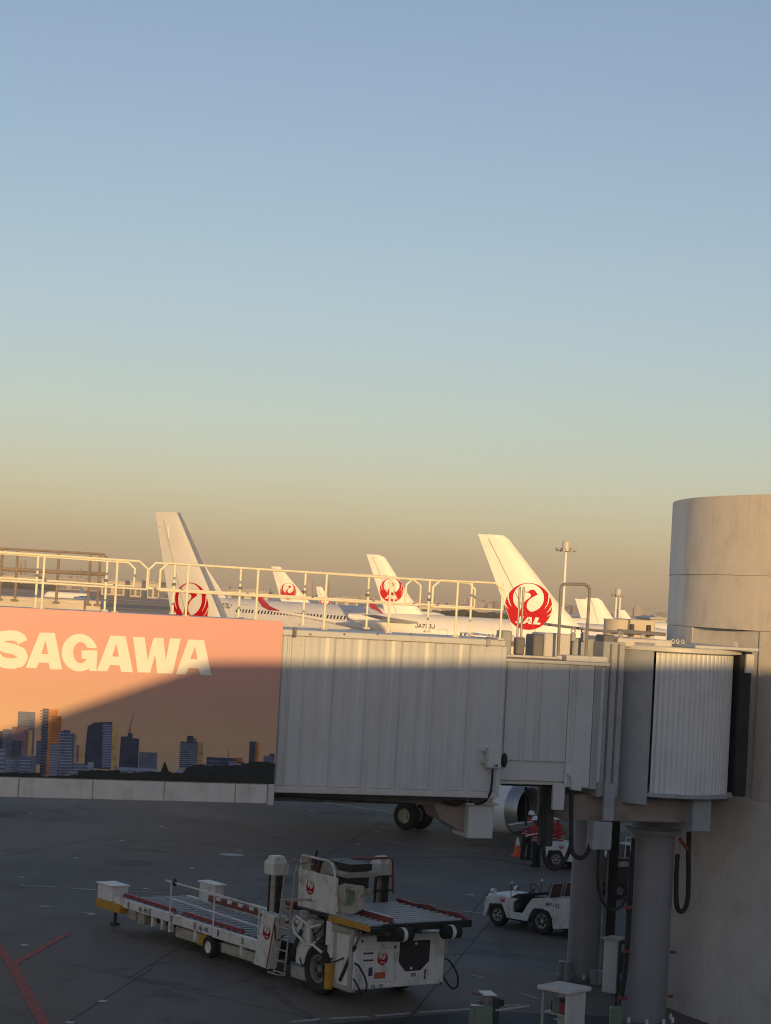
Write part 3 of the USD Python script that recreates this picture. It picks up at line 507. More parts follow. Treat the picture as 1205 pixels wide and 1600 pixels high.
# dark service pole and hoses that hang below the inner tunnel
a, b = bp(847, 1226, .9), bp(861, 1330, .9); g = G(); g.box(a[0], b[0], .82, 1.02, bp(852, 1322, .9)[2], 5.45, .015); B.part('service_pole', g, 'machine_dark')
g = G(); g.tube(smooth_path([bp(849, 1236, .75), bp(849, 1290, .75), bp(850, 1335, .75), bp(856, 1352, .75), bp(866, 1357, .75), bp(876, 1352, .75), bp(886, 1338, .75), bp(892, 1322, .75)]), .048, 8); B.part('hose', g, 'rubber')
g = G(); g.tube(smooth_path([bp(850, 1240, .7), bp(845, 1262, .7), bp(840, 1290, .7)]), .03, 7); B.part('hose', g, 'rubber')
g = G(); g.tube([bp(822, 1230, 1.0), bp(822, 1290, 1.0)], .03, 7); B.part('hose', g, 'rubber')
g = G(); g.tube(smooth_path([bp(893, 1240, .6), bp(893, 1305, .6), bp(894, 1330, .6), bp(903, 1340, .6), bp(914, 1338, .6), bp(922, 1322, .6), bp(928, 1300, .6), bp(936, 1286, .6)]), .05, 8); B.part('hose', g, 'rubber')
g = G(); g.tube(smooth_path([bp(936, 1320, .8), bp(934, 1370, .8), bp(938, 1400, .8), bp(952, 1420, .8), bp(968, 1418, .8), bp(980, 1402, .8)]), .032, 7); B.part('hose', g, 'rubber')

# rotunda: end frame, curved door, corrugated curtain, roof and floor discs
RC = np.array([bp(1062, 1130, .9)[0], 1.62]); RR = 1.42
a, b = bp(938, 1120, .52), bp(972, 1120, .52); g = G(); g.box(a[0], b[0], .52, 2.4, bp(955, 1246, .52)[2], bp(955, 1003, .52)[2], .015); B.part('end_frame', g, 'bridge_grey')
for x in (950, 962):
    a = bp(x, 1120, .5)[0]; g = G(); g.box(a - .02, a + .02, .49, .518, bp(955, 1240, .5)[2], bp(955, 1006, .5)[2], .004); B.part('frame_batten', g, 'bridge_dark')
a, b = bp(943.5, 1260, .42)[0], bp(960, 1260, .42)[0]; g = G(); g.box(a, b, .40, .50, bp(952, 1283, .42)[2], 5.5, .012); B.part('hanger_post', g, 'bridge_grey')
def curved(a0, a1, r0, r1, z0, z1, n=16):
    th = np.linspace(a0, a1, n); P = [(RC[0] + r0 * math.sin(t), RC[1] - r0 * math.cos(t)) for t in th] + [(RC[0] + r1 * math.sin(t), RC[1] - r1 * math.cos(t)) for t in th[::-1]]
    g = G(); g.prism(P, (0, 0, z0), X, Y, Z, z1 - z0); return g
ta, tb = (math.asin(max(-.995, (bp(x, 1130, .35)[0] - RC[0]) / 1.56)) for x in (970, 1017))
zt, zb = bp(1000, 1004, .25)[2], bp(990, 1258, .25)[2]
dp = B.part('curved_door', curved(ta, tb, 1.56, 1.50, zb, zt), 'bridge_grey')
for x, y in ((993, 1021), (985, 1241), (984, 1127)):
    q = bp(x, y, .2); t_ = math.asin(max(-.99, (q[0] - RC[0]) / 1.57)); c = np.array([RC[0] + 1.565 * math.sin(t_), RC[1] - 1.565 * math.cos(t_), q[2]]); g = G(); g.box(c[0] - .022, c[0] + .022, c[1] - .03, c[1] + .01, c[2] - .05, c[2] + .05, .005); B.part('handle', g, 'bridge_dark', dp)
t2 = tb + .02; t3 = 1.60; nz = 26; prof = []
zc0, zc1 = 5.33, bp(1080, 1022, .3)[2]
th = np.linspace(t2, t3, nz * 4 + 1)
P = [(RC[0] + (RR + (.0, .0, -.03, .0)[i % 4]) * math.sin(t), RC[1] - (RR + (.0, .0, -.03, .0)[i % 4]) * math.cos(t)) for i, t in enumerate(th)]
P += [(RC[0] + (RR - .06) * math.sin(t), RC[1] - (RR - .06) * math.cos(t)) for t in th[::-8]]
g = G(); g.prism(P, (0, 0, zc0), X, Y, Z, zc1 - zc0); B.part('corrugated_curtain', g, 'curtain_grey', smooth=60)
g = G(); g.lathe([(0, zc1 + .13), (1.58, zc1 + .13), (1.60, zc1 + .11), (1.60, zc1 + .03), (1.48, zc1 + .002), (0, zc1 + .002)], (RC[0], RC[1], 0), n=48, a0=0); rd = B.part('roof_disc', g, 'bridge_trim')
g = G(); g.box(RC[0] - .1, RC[0] + 1.42, RC[1] - 1.53, RC[1] + 1.4, zc1 + .132, zc1 + .20, .012); B.part('roof_plate', g, 'bridge_panel', rd)
for (x, y, d_) in ((1059, 1001, 1.0), (1067, 1002, 1.), (1150, 1009, 1.2), (1052, 999, 1.1)):
    q = bp(x, y, d_); g = G(); g.lathe([(.035 + .012 * math.cos(t), .012 * math.sin(t)) for t in np.linspace(0, 2 * math.pi, 9)], (q[0], d_, zc1 + .25), (0, 1, 0), 14); g.box(q[0] - .03, q[0] + .03, d_ - .03, d_ + .03, zc1 + .19, zc1 + .215, .005); B.part('eye_bolt', g, 'bridge_trim', rd)
g = G(); g.lathe([(0, 5.33), (1.52, 5.33), (1.54, 5.31), (1.54, 5.25), (1.46, 5.23), (0, 5.23)], (RC[0], RC[1], 0), n=48); B.part('floor_disc', g, 'bridge_grey')
a = RC[0] + 1.24; g = G(); a = RC[0] + 1.425; g.box(a, a + .30, .95, 2.75, 5.25, zc1 + .1, .03); B.part('gasket', g, 'rubber')
g = G(); g.box(a + .10, a + .30, .86, .947, 7.98, zc1 + .05, .01); B.part('gasket_cover', g, 'bridge_trim')
g = G(); g.box(RC[0] - .9, bp(1171, 1130, 2.75)[0], 2.75, 7.5, 5.0, zc1 + .08, .02); B.part('tower_link', g, 'bridge_grey')
# beams under the rotunda
zu = 5.22
g = G(); g.box(bp(880, 1250, .9)[0], bp(1085, 1280, .9)[0], .8, 2.4, bp(980, 1284, .8)[2], zu, .02); B.part('girder', g, 'hopper_brown')
a, b = bp(1083, 1268, .5), bp(1110, 1300, .5); g = G(); g.box(a[0], b[0], .5, 1.6, b[2], zu - .004, .015); B.part('girder_end', g, 'bridge_grey')
a, b = bp(926, 1290, .45), bp(954, 1328, .45); g = G(); g.box(a[0], b[0], .4, .75, b[2], bp(940, 1284, .45)[2], .015); B.part('control_cabinet', g, 'bridge_grey')

# roof rails with post, rail and foot parts
def railing(name, runs, posts, d, r=.027, mt_='rail_cream'):
    g0 = G(); first = None
    for i, run in enumerate(runs):
        g = G(); g.tube([bp(x, y, d) for x, y in run], r, 8)
        B.part(name, g, mt_)
    for (x, yt, xb, yb) in posts:
        p, q = bp(x, yt, d), bp(xb, yb, d); g = G(); g.tube([p, [p[0], d, q[2]]], r * .92, 8); pp = B.part('rail_post', g, mt_)
        g = G(); g.box(p[0] - .07, p[0] + .07, d - .05, d + .05, q[2] - .02, q[2] + .012, .004); g.cyl((p[0] - .05, d, q[2]), (p[0] - .05, d, q[2] + .035), .014, n=6); g.cyl((p[0] + .05, d, q[2]), (p[0] + .05, d, q[2] + .035), .014, n=6); B.part('post_foot', g, 'bridge_trim', pp)
ND, FD = .10, 2.55
def zr(x0, y0, x1, y1, x): return y0 + (y1 - y0) * (x - x0) / (x1 - x0)
railing('near_rail', [[(-90, 857), (218, 877), (231, 889), (229, 921), (-90, 901.5)], [(249, 922), (251, 891), (263, 880), (645, 905), (657.5, 915), (656, 946), (249, 922)], [(675, 948), (677, 917), (688, 907), (774, 911), (787, 923), (785.5, 953), (675, 948)]],
        [(x, zr(-90, 857, 218, 877, x), x, zr(0, 948, 442, 969, x) + 1) for x in (-46, 70, 184)] + [(x, zr(263, 880, 645, 905, x), x, zr(263, 962, 440, 970, x) if x < 440 else zr(442, 979, 789, 998, x)) for x in (295, 404, 511, 611)] + [(x, zr(688, 907, 774, 911, x), x, zr(442, 979, 789, 999, x)) for x in (716, 786)], ND)
railing('far_rail', [[(-90, 858), (201, 879), (211, 888.5), (209, 916), (-90, 897)], [(230.5, 919), (232.5, 890), (244, 879.5), (605, 901), (617, 912), (615.5, 941), (230.5, 919)], [(633, 943), (635, 914), (645, 904.5), (733, 911), (742.5, 921), (741, 949), (633, 943)]],
        [(x, zr(-90, 858, 201, 879, x), x, zr(0, 949, 442, 969, x) - 2) for x in (-48, 60, 168)] + [(x, zr(244, 879.5, 605, 901, x), x, zr(263, 958, 440, 966, x) if x < 440 else zr(442, 975, 789, 993, x)) for x in (274, 377, 478, 577)] + [(x, zr(645, 904.5, 733, 911, x), x, zr(442, 975, 789, 993, x)) for x in (672, 738)], FD)
for x, y, d_ in ((59, 899, FD), (166, 907, FD), (272, 913, FD), (376, 919, FD), (476, 925, FD), (574, 930, FD), (671, 937, FD)):
    q = bp(x, y, d_); g = G(); g.box(q[0] - .035, q[0] + .035, d_ - .04, d_ + .04, q[2] - .03, q[2] + .03, .006); B.part('rail_clamp', g, 'bridge_dark')
# hoop, folded ladder poles and boxes on the lower roof of the inner tunnel
g = G(); c0, c1 = bp(872, 1026, .5), bp(915, 1032, .5)
hoop = [c0] + smooth_path([bp(876.5, 922, .5), bp(878, 916, .5), bp(883, 912.5, .5)], 3) + smooth_path([bp(914, 913, .5), bp(919, 916, .5), bp(921.5, 922, .5)], 3) + [c1]
g.tube(hoop, .034, 9); hp = B.part('roof_hoop', g, 'rail_grey')
for c in (c0, c1):
    g = G(); g.box(c[0] - .07, c[0] + .07, .43, .57, c[2] - .06, c[2] + .02, .008); B.part('hoop_foot', g, 'bridge_trim', hp)
for x in (809.5, 815.5):
    q, r_ = bp(x - 3, 1006, .6), bp(x + 3, 917, .6); g = G(); g.tube([[r_[0], .6, q[2]], r_], .026, 8); B.part('ladder_pole', g, 'rail_grey')
a, b = bp(805, 1000, .6), bp(818, 1011, .6); g = G(); g.box(a[0], b[0], .5, .7, 8.15, a[2] + .06, .03); B.part('ladder_base', g, 'bridge_dark')
for (x0, y0, x1, d_, dd, mt_) in ((835, 991, 851, .95, .5, 'bridge_dark'), (852, 989, 893, .9, .8, 'bridge_trim'), (896, 997, 952, 1.1, .8, 'glass_blue'), (786, 985, 801, .9, .4, 'bridge_grey'), (945, 992, 962, .6, .5, 'bridge_dark')):
    a = bp(x0, y0, d_); b = bp(x1, y0, d_); g = G(); g.box(a[0], b[0], d_, d_ + dd, 8.02, a[2], .025); B.part('roof_unit', g, 'bridge_grey' if mt_ == 'glass_blue' else mt_)
g = G(); g.tube([bp(850, 975, 1.4), bp(930, 985, 1.4)], .03, 8); g.tube([bp(930, 985, 1.4), bp(1040, 992, 1.4)], .03, 8); B.part('roof_pipe', g, 'rail_grey')
for x, y in ((896, 986), (912, 986), (970, 991), (1005, 995)):
    q = bp(x, y, 1.0); g = G(); g.lathe([(.045 + .018 * math.cos(t), .018 * math.sin(t)) for t in np.linspace(0, 2 * math.pi, 9)], q, (0, 1, 0), 16); g.box(q[0] - .05, q[0] + .05, .95, 1.05, q[2] - .22, q[2] - .05, .01); B.part('lifting_eye', g, 'bridge_grey')
a, b = bp(960, 1000, .9), bp(1045, 1000, .9); g = G(); g.box(a[0], b[0], .7, 2.4, bp(1000, 1008, .9)[2] - .05, bp(1000, 998, .9)[2], .02); B.part('rotunda_deck', g, 'bridge_trim')

# ---------------------------------------------------------------- steel columns that carry the bridge
def column(name_label, px, base, ztop, r, collars, hoses=()):
    T = Thing('support_column', name_label, 'column', Fr((base[0], base[1], 0), 17))
    g = G(); g.lathe([(r, .05), (r, ztop)], n=36); T.part('shaft', g, 'column_grey')
    g = G(); g.lathe([(0, .05), (r + .28, .05), (r + .28, 0)], n=36); T.part('base_plate', g, 'bridge_dark')
    for i in range(10):
        t = 2 * math.pi * i / 10; g = G(); g.cyl(((r + .16) * math.cos(t), (r + .16) * math.sin(t), .05), ((r + .16) * math.cos(t), (r + .16) * math.sin(t), .17), .035, n=8); T.part('anchor_bolt', g, 'decal_white')
    for z, dr, h in collars:
        g = G(); g.lathe([(r, z), (r + dr, z + .01), (r + dr, z + h - .01), (r, z + h)], n=36); T.part('collar', g, 'bridge_grey')
    return T
b1 = gr(1010, 1603); zg = bp(1000, 1284, .8)[2]
C1 = column('thick grey steel column nearest the viewer, right of the control box', 1010, (b1[0], b1[1] + .5), zg, .5, [(zg - .42, .14, .1), (zg - .1, .2, .1)])
b2 = gr(912, 1532)
C2 = column('slimmer grey steel column left of the control box, behind the small cabinet', 912, (b2[0], b2[1] + .4), 5.0, .40, [(4.6, .12, .12)])
cf = C1.fr
def cpx(x, y, d): return cf.px(x, y, 'y', d)
g = G(); g.tube(smooth_path([cpx(1077, 1300, -.3), cpx(1076, 1330, -.3), cpx(1076, 1375, -.3), cpx(1074, 1410, -.3), cpx(1066, 1424, -.3), cpx(1058, 1416, -.3), cpx(1057, 1375, -.3), cpx(1059, 1335, -.3)]), [.058] * 43, 9) if False else g.tube(smooth_path([cpx(1077, 1300, -.3), cpx(1076, 1330, -.3), cpx(1076, 1375, -.3), cpx(1074, 1410, -.3), cpx(1066, 1424, -.3), cpx(1058, 1416, -.3), cpx(1057, 1375, -.3), cpx(1059, 1335, -.3)]), .055, 9); C1.part('hose', g, 'rubber')
g = G(); g.tube(smooth_path([cpx(990, 1310, -.2), cpx(986, 1400, -.3), cpx(980, 1500, -.3), cpx(972, 1560, -.3)]), .045, 8); C1.part('cable', g, 'rubber')
g = G(); g.tube(smooth_path([cpx(986, 1330, -.2), cpx(981, 1410, -.25), cpx(977, 1490, -.3), cpx(968, 1570, -.3)]), .03, 8); C1.part('cable', g, 'machine_dark')
g = G(); g.tube([cpx(1062, 1310, -.35), cpx(1075, 1328, -.35)], .04, 7); C1.part('hose_arm', g, 'red_rust')
for y in (1418, 1487, 1560):
    q = cpx(984 - (y - 1418) * .06, y, -.45); g = G(); g.box(q[0] - .12, q[0] + .06, -.5, -.4, q[2] - .03, q[2] + .03, .006); C1.part('cable_clip', g, 'red_rust')
for x, y in ((1052, 1488), (1048, 1557)):
    q = cpx(x, y, -.15); g = G(); g.box(q[0] - .05, q[0] + .05, -.2, -.1, q[2] - .03, q[2] + .03, .006); C1.part('cable_clip', g, 'red_rust')
for x, w in ((957, .05), (963, .085)):
    q = C2.fr.px(x, 1300, 'y', -.2); g = G(); g.box(q[0] - w, q[0] + w, -.25, -.1, .9, 4.6, .01); C2.part('conduit', g, 'machine_dark')
q = C2.fr.px(952.5, 1300, 'y', -.3); r_ = C2.fr.px(949, 1400, 'y', -.3); g = G(); g.tube([[q[0], -.3, q[2]], [q[0], -.3, r_[2] - 2.2]], .035, 8); C2.part('conduit', g, 'rail_grey')

# control box on its post, next to the columns
cb = gr(960, 1588); CF = Fr((cb[0], cb[1], 0), -35)
T = Thing('control_box', 'narrow tall grey control box with a pale lid fixed between the two columns', 'control box', CF)
zt_, zb_ = CF.px(960, 1470, 'y', 0)[2], CF.px(959, 1553, 'y', 0)[2]
g = G(); g.box(-.36, 0, 0, .42, zb_, zt_, .012); T.part('casing', g, 'bridge_panel')
g = G(); g.box(-.42, .06, -.06, .48, zt_ + .003, zt_ + .04, .01); T.part('lid', g, 'cream_metal')
for zz_ in (.3, .95):
    g = G(); g.box(.0305, .038, .14, .27, zb_ + zz_, zb_ + zz_ + .16, .003); T.part('plate', g, 'decal_white')
g = G(); g.box(.0015, .03, .0, .42, zb_ + .01, zt_ - .01, .004); T.part('side_door', g, 'bridge_dark')
g = G(); g.box(-.2, -.08, .15, .27, 0, zb_, .01); T.part('post', g, 'bridge_dark')

# ---------------------------------------------------------------- concrete tower with the recessed bridge opening
TD = 53.0; TRAD = 600 / FOC * TD; TC = (at(1047, 1000, TD)[0] + TRAD, TD)
ztop = at(1080, 773, TD - 3)[2]
TF = Fr((TC[0], TC[1], 0), 0); T = Thing('concrete_tower', 'huge round bare concrete tower at the right edge, lit by the low sun', 'tower', TF)
lev = [0, bp(1190, 1243, 3)[2], bp(1080, 980, 3)[2], at(1150, 900, 50)[2], ztop]
def tang(px):
    """Angle on the tower's wall at which a sight line through px meets it."""
    e = TF.loc(EYE)[:2]; d = (TF.R @ ray(px, 1000))[:2]; d /= np.linalg.norm(d); k = -(e @ d) - math.sqrt((e @ d) ** 2 - (e @ e - TRAD ** 2)); p = e + d * k; return math.atan2(p[1], p[0])
t0, t1 = tang(1187) , tang(1081)
t0, t1 = sorted(t % (2 * math.pi) for t in (t0, t1))
for i, (z0, z1) in enumerate(zip(lev[:-1], lev[1:])):
    g = G(); last = i == len(lev) - 2
    if i == 1:
        th = np.linspace(t1, t0 + 2 * math.pi, 180); P = [(TRAD * math.cos(t), TRAD * math.sin(t)) for t in th]
        P += [((TRAD - .02) * math.cos(t), (TRAD - .02) * math.sin(t)) for t in (t0, t1)]
        g.prism(P, (0, 0, z0 + .006), X, Y, Z, z1 - z0 - .012)
    else:
        r = TRAD + (.012 if last else 0); jt = .012 if i != 3 else .004
        e_ = .02 if i == 0 else .004; rb = r + (.6 if i == 0 else 0); g.lathe([(0, z0 + .003), (rb - e_, z0 + .003), (rb, z0 + e_), (rb, z0 + (z1 - z0) * .3), (r, z1 - e_), (r - e_, z1 - .003)] + ([(r - .5, z1 - .003), (r - .5, z1 - .6), (0, z1 - .6)] if last else [(0, z1 - .003)]), n=200)
    T.part('concrete_ring', g, 'concrete', smooth=40)
g = G(); g.lathe([(TRAD - .3, .01), (TRAD - .3, ztop - .7)], n=160); T.part('ring_joint', g, 'joint_dark')
# ---------------------------------------------------------------- aircraft
def pl(*p): return Polygon(p)
def emblem_shape():
    """The round crane emblem, in units of its radius, v upwards."""
    c = lambda pts: [((x - 592) / 530, -(y - 598) / 535) for x, y in pts]
    E_ = lambda cx, cy, rx, ry: Polygon(c([(cx + rx * math.cos(t), cy - ry * math.sin(t)) for t in np.linspace(0, 2 * math.pi, 72)]))
    s = Point(0, 0).buffer(1, 48).difference(E_(590, 402, 350, 326)).difference(Polygon(c([(300, 560), (345, 640), (400, 716), (470, 560)])))
    neck = Polygon(c([(430, 262), (585, 264), (610, 236), (640, 220), (682, 214), (722, 224), (748, 252), (772, 292), (806, 320), (760, 346), (690, 384), (630, 424), (590, 466), (562, 512), (548, 570), (552, 620), (574, 664), (612, 702), (660, 722), (705, 727), (760, 722), (770, 800), (400, 800), (392, 730), (420, 650), (445, 586), (470, 534), (510, 486), (560, 440), (608, 402), (636, 376), (646, 346), (634, 318), (606, 294), (560, 282), (430, 274)]))
    s = s.union(neck)
    for k in ([(100, 300), (152, 262), (148, 400), (166, 490), (210, 600), (196, 596), (150, 520), (122, 440), (116, 360)], [(60, 530), (78, 545), (110, 606), (146, 664), (134, 660), (96, 618), (66, 580)], [(54, 660), (70, 672), (90, 714), (116, 752), (104, 748), (80, 722), (58, 706)],
              [(1034, 330), (1082, 350), (1064, 400), (1056, 470), (1030, 550), (960, 646), (952, 640), (1006, 556), (1028, 480), (1036, 400)], [(1110, 560), (1122, 590), (1090, 660), (1048, 704), (1002, 738), (998, 730), (1044, 684), (1076, 634)], [(1094, 745), (1098, 768), (1060, 800), (1014, 828), (1010, 818), (1050, 788)]):
        s = s.difference(Polygon(c(k)).buffer(0))
    J = Polygon(c([(402, 822), (500, 824), (440, 950), (420, 984), (310, 984), (296, 962), (310, 935), (345, 937), (352, 950), (372, 930)]))
    A = Polygon(c([(455, 992), (580, 834), (668, 842), (676, 1002), (596, 1000), (592, 966), (540, 962), (516, 994)])).difference(Polygon(c([(562, 930), (600, 932), (598, 884)])))
    Lq = Polygon(c([(690, 1002), (748, 846), (836, 852), (786, 962), (868, 968), (856, 1012)]))
    return affinity.rotate(s.difference(unary_union([J, A, Lq])), 2.6, origin=(0, 0)).buffer(0)
EMB = emblem_shape()
def sub_poly(poly, fn, size):
    """Flat print draped over a surface: fine triangles laid by fn."""
    g = G(); g.sheet(poly, fn, size); return g
PROF = [(0, .02), (.03, .45), (.10, .82), (.25, 1.0), (.50, .95), (.72, .55), (1.0, .04)]      # half thickness against fraction of chord
class Fin:
    def __init__(s, te, le, half):
        s.te, s.le, s.half = sorted(te, key=lambda p: p[1]), sorted(le, key=lambda p: p[1]), half
    def xt(s, z): return np.interp(z, [p[1] for p in s.te], [p[0] for p in s.te])
    def xl(s, z): return np.interp(z, [p[1] for p in s.le], [p[0] for p in s.le])
    def h(s, x, z):
        c = s.xl(z) - s.xt(z); return s.half * c * np.interp((s.xl(z) - x) / c, [p[0] for p in PROF], [p[1] for p in PROF])
    def mesh(s, n=10, f0=0., f1=1., grow=0.):
        zs = sorted(set(np.linspace(s.te[0][1], s.te[-1][1], n)) | {p[1] for p in s.te + s.le}); V = []; fr = sorted(set([f0, f1] + [p[0] for p in PROF if f0 < p[0] < f1])); m = len(fr)
        for z in zs:
            c = s.xl(z) - s.xt(z)
            for sg in (1, -1):
                for f in (fr if sg > 0 else fr[::-1]):
                    V.append((s.xl(z) - f * c + (grow if f == 0 else 0), sg * (s.half * c * np.interp(f, [p[0] for p in PROF], [p[1] for p in PROF]) + grow), z))
        m2 = 2 * m; g = G(); k = len(zs)
        g.add(V, [[i * m2 + j, i * m2 + (j + 1) % m2, (i + 1) * m2 + (j + 1) % m2, (i + 1) * m2 + j] for i in range(k - 1) for j in range(m2)])
        for e in (0, k - 1): g.add(V[e * m2:(e + 1) * m2], [[j, j + 1, m2 - 2 - j, m2 - 1 - j] for j in range(m - 1)])
        return g
def fuselage(st, n=36):
    """st: (x, radius, height of the axis), from tail to nose."""
    V = []; th = 2 * math.pi * np.arange(n) / n
    for x, r, z in st: V += [(x, r * math.cos(t), z + r * math.sin(t)) for t in th]
    g = G(); k = len(st); g.add(V, [[i * n + j, i * n + (j + 1) % n, (i + 1) * n + (j + 1) % n, (i + 1) * n + j] for i in range(k - 1) for j in range(n)]); return g
def wing(root, tip, cr, ct, tr, tt):
    """A tapered slab wing; root and tip are leading-edge points, cr and ct chords, tr and tt thicknesses."""
    V = []; root, tip = np.array(root, float), np.array(tip, float)
    for i in range(7):
        k = i / 6; p = root + (tip - root) * k; c = cr + (ct - cr) * k; t = tr + (tt - tr) * k
        for f, h in ((0, 0), (.05, .3), (.3, .5), (.7, .3), (1, .02), (1, -.02), (.6, -.3), (.25, -.5), (.04, -.3)): V.append((p[0] - f * c, p[1], p[2] + h * t))
    g = G(); g.add(V, [[i * 9 + j, i * 9 + (j + 1) % 9, (i + 1) * 9 + (j + 1) % 9, (i + 1) * 9 + j] for i in range(6) for j in range(9)]); g.add(V[-9:], [[0, 1, 2], [0, 2, 8], [2, 3, 7], [2, 7, 8], [3, 4, 6], [3, 6, 7], [4, 5, 6]]); return g
def airliner(label, fr, finpx, fus, emb=None, group=None, half=.055, reg=None, windows=None, stab=None, doors=(), le_strip=None, rudder=True, finmat='aircraft_white', title=None, le_extra=()):
    T = Thing('airliner', label, 'aircraft', fr, group); P = lambda x, y, yy=0.: fr.px(x, y, 'y', yy)
    f = None
    if finpx:
        te = [(P(*p)[0], P(*p)[2]) for p in finpx['te']]; le = [(P(*p)[0], P(*p)[2]) for p in finpx['le']]
        zb = max(min(p[1] for p in te), min(p[1] for p in le)); te[-1] = (te[-1][0], te[-1][1])
        f = Fin(te, le, half); fp = T.part('tail_fin', f.mesh(), finmat)
        if rudder:
            zs = np.linspace(f.te[0][1] + .05, f.te[-1][1] - .35, 10); pts = [(f.xl(z) - .70 * (f.xl(z) - f.xt(z)), -f.h(f.xl(z) - .70 * (f.xl(z) - f.xt(z)), z) - .012, z) for z in zs]
            g = G(); g.tube(pts, .018 if half * 0 == 0 and fr.o[1] < 150 else .03, 4); T.part('rudder_gap', g, 'decal_grey', fp)
        if le_strip: T.part('leading_edge', f.mesh(10, 0., le_strip, .012), 'metal_edge', fp)
    if emb:
        c = P(emb[0], emb[1]); R_m = emb[2]
        def fn(v):
            x = c[0] + v[:, 0] * R_m; z = c[2] + v[:, 1] * R_m; return np.c_[x, [-f.h(a, b) - .03 for a, b in zip(x, z)], z]
        zlo = (f.te[0][1] - c[2]) / R_m + .02; shp = EMB.intersection(sbox(-2, max(zlo, -2), 2, 2))
        outline = Polygon([((f.xl(z) - c[0] - .03) / R_m, (z - c[2]) / R_m) for z in np.linspace(f.te[0][1] + .02, f.te[-1][1] - .02, 20)] + [((f.xt(z) - c[0] + .03) / R_m, (z - c[2]) / R_m) for z in np.linspace(f.te[-1][1] - .02, f.te[0][1] + .02, 20)])
        shp = shp.intersection(outline.buffer(0)); T.part('emblem', sub_poly(shp, fn, .22), 'emblem_red', fp, smooth=False)
    if fus:
        T.part('fuselage', fuselage(fus), 'aircraft_white', smooth=50)
        xs, rs, zs_ = (np.array(v) for v in zip(*fus))
        def skin(x, z, o=.02):
            r, zc = np.interp(x, xs, rs), np.interp(x, xs, zs_); return (x, -math.sqrt(max(r * r - (z - zc) ** 2, .01)) - o, z)
        if windows:
            x0, x1, dz, pitch = windows; g = G()
            for x in np.arange(x0, x1, pitch):
                z = np.interp(x, xs, zs_) + dz; a = skin(x, z - .26); g.add([(x - .17, a[1], z - .26), (x + .17, a[1], z - .26), (x + .17, skin(x, z + .26)[1], z + .26), (x - .17, skin(x, z + .26)[1], z + .26)], [[0, 1, 2, 3]])
            T.part('windows', g, 'window_dark', smooth=False, kind='stuff')
        for xd, z0, wd, hd in doors:
            g = G(); 
            for a, b in (((xd, z0), (xd + wd, z0)), ((xd + wd, z0), (xd + wd, z0 + hd)), ((xd + wd, z0 + hd), (xd, z0 + hd)), ((xd, z0 + hd), (xd, z0))):
                q = [skin(a[0] + (b[0] - a[0]) * t, a[1] + (b[1] - a[1]) * t, .015) for t in np.linspace(0, 1, 4)]; g.tube(q, .022, 4)
            T.part('door_outline', g, 'decal_grey')
        for txt, x, z, h in ([reg] if reg else []) + ([title] if title else []):
            m = meshkit.text_mesh(txt, h, .004, True); v = np.array(m.vertices); w = np.array([skin(x + a, z + b, .03) for a, b in v[:, :2]]); g = G(); g.add(w, m.faces); T.part('lettering', g, 'decal_dark', smooth=False)
    if stab:
        for sg in (-1, 1):
            r0, t0, c0, c1 = stab; g = wing((r0[0], sg * r0[1], r0[2]), (t0[0], sg * t0[1], t0[2]), c0, c1, .5, .15); T.part('tailplane', g, 'aircraft_grey' if False else 'aircraft_white')
    return T, f
def jet_fus(xt, xn, r, ztop, ztail=None):
    """Stations of a jet's body from tail tip xt to nose xn with its crown at ztop."""
    zc = ztop - r; L_ = xn - xt; q = []
    for k, rr, up in ((0, .12, .72), (.03, .25, .62), (.08, .46, .46), (.15, .72, .26), (.22, .90, .10), (.30, 1., 0), (.86, 1., 0), (.91, .93, -.05), (.95, .78, -.14), (.98, .52, -.28), (.995, .25, -.38), (1., .05, -.42)):
        q.append((xt + L_ * k, r * rr, zc + r * up))
    return q
def finpx(te, le): return dict(te=te, le=le)
# (a) the narrow-body parked behind the bridge: its tail shows on the left, its engine and main gear below the bridge
h39 = math.radians(39); gp_ = np.array([1.8, 85.1]); gc = gp_ + 2.86 * np.array([math.sin(h39), math.cos(h39)])
NF = Fr((gc[0], gc[1], 0), -39)
NB_ = [(-21.2, .15, 4.75), (-20, .45, 4.6), (-17, .95, 4.25), (-14, 1.4, 3.85), (-11, 1.75, 3.5), (-8, 1.93, 3.32), (12, 1.93, 3.3), (14, 1.8, 3.22), (15.4, 1.5, 3.08), (16.4, 1.05, 2.92), (17.1, .55, 2.78), (17.4, .1, 2.72)]
N, nf = airliner('white narrow-body jet whose tall red-ringed tail rises above the banner at left', NF, finpx([(243, 800), (262, 925), (276, 1010)], [(281, 801), (356, 967), (374, 1007)]), NB_, (300, 952, 1.22), None, .05, None, (-9, 12, .45, .51), ((-16.5, 0, 4.9), (-20.5, 7.1, 5.5), 3.6, 1.4), le_strip=.075)
for p0, p1, c0, c1 in (((4.2, 1.7, 2.35), (-3.2, 17., 3.4), 6.4, 1.5), ((4.2, -1.7, 2.35), (-3.2, -17., 3.4), 6.4, 1.5)):
    N.part('wing', wing(p0, p1, c0, c1, .75, .2), 'aircraft_grey')
g = G(); g.bar(nf and (nf.xt(11.9) + .02, -nf.h(nf.xt(11.9) + .3, 11.9) - .02, 11.95), (nf.xt(11.9) + .75, -nf.h(nf.xt(11.9) + .75, 11.9) - .02, 11.95), .03); g.bar((nf.xt(11.9) + .75, -nf.h(nf.xt(11.9) + .75, 11.9) - .02, 11.95), (nf.xt(11.6) + .72, -nf.h(nf.xt(11.5) + .75, 11.5) - .02, 11.45), .03); N.part('horn_gap', g, 'decal_white')
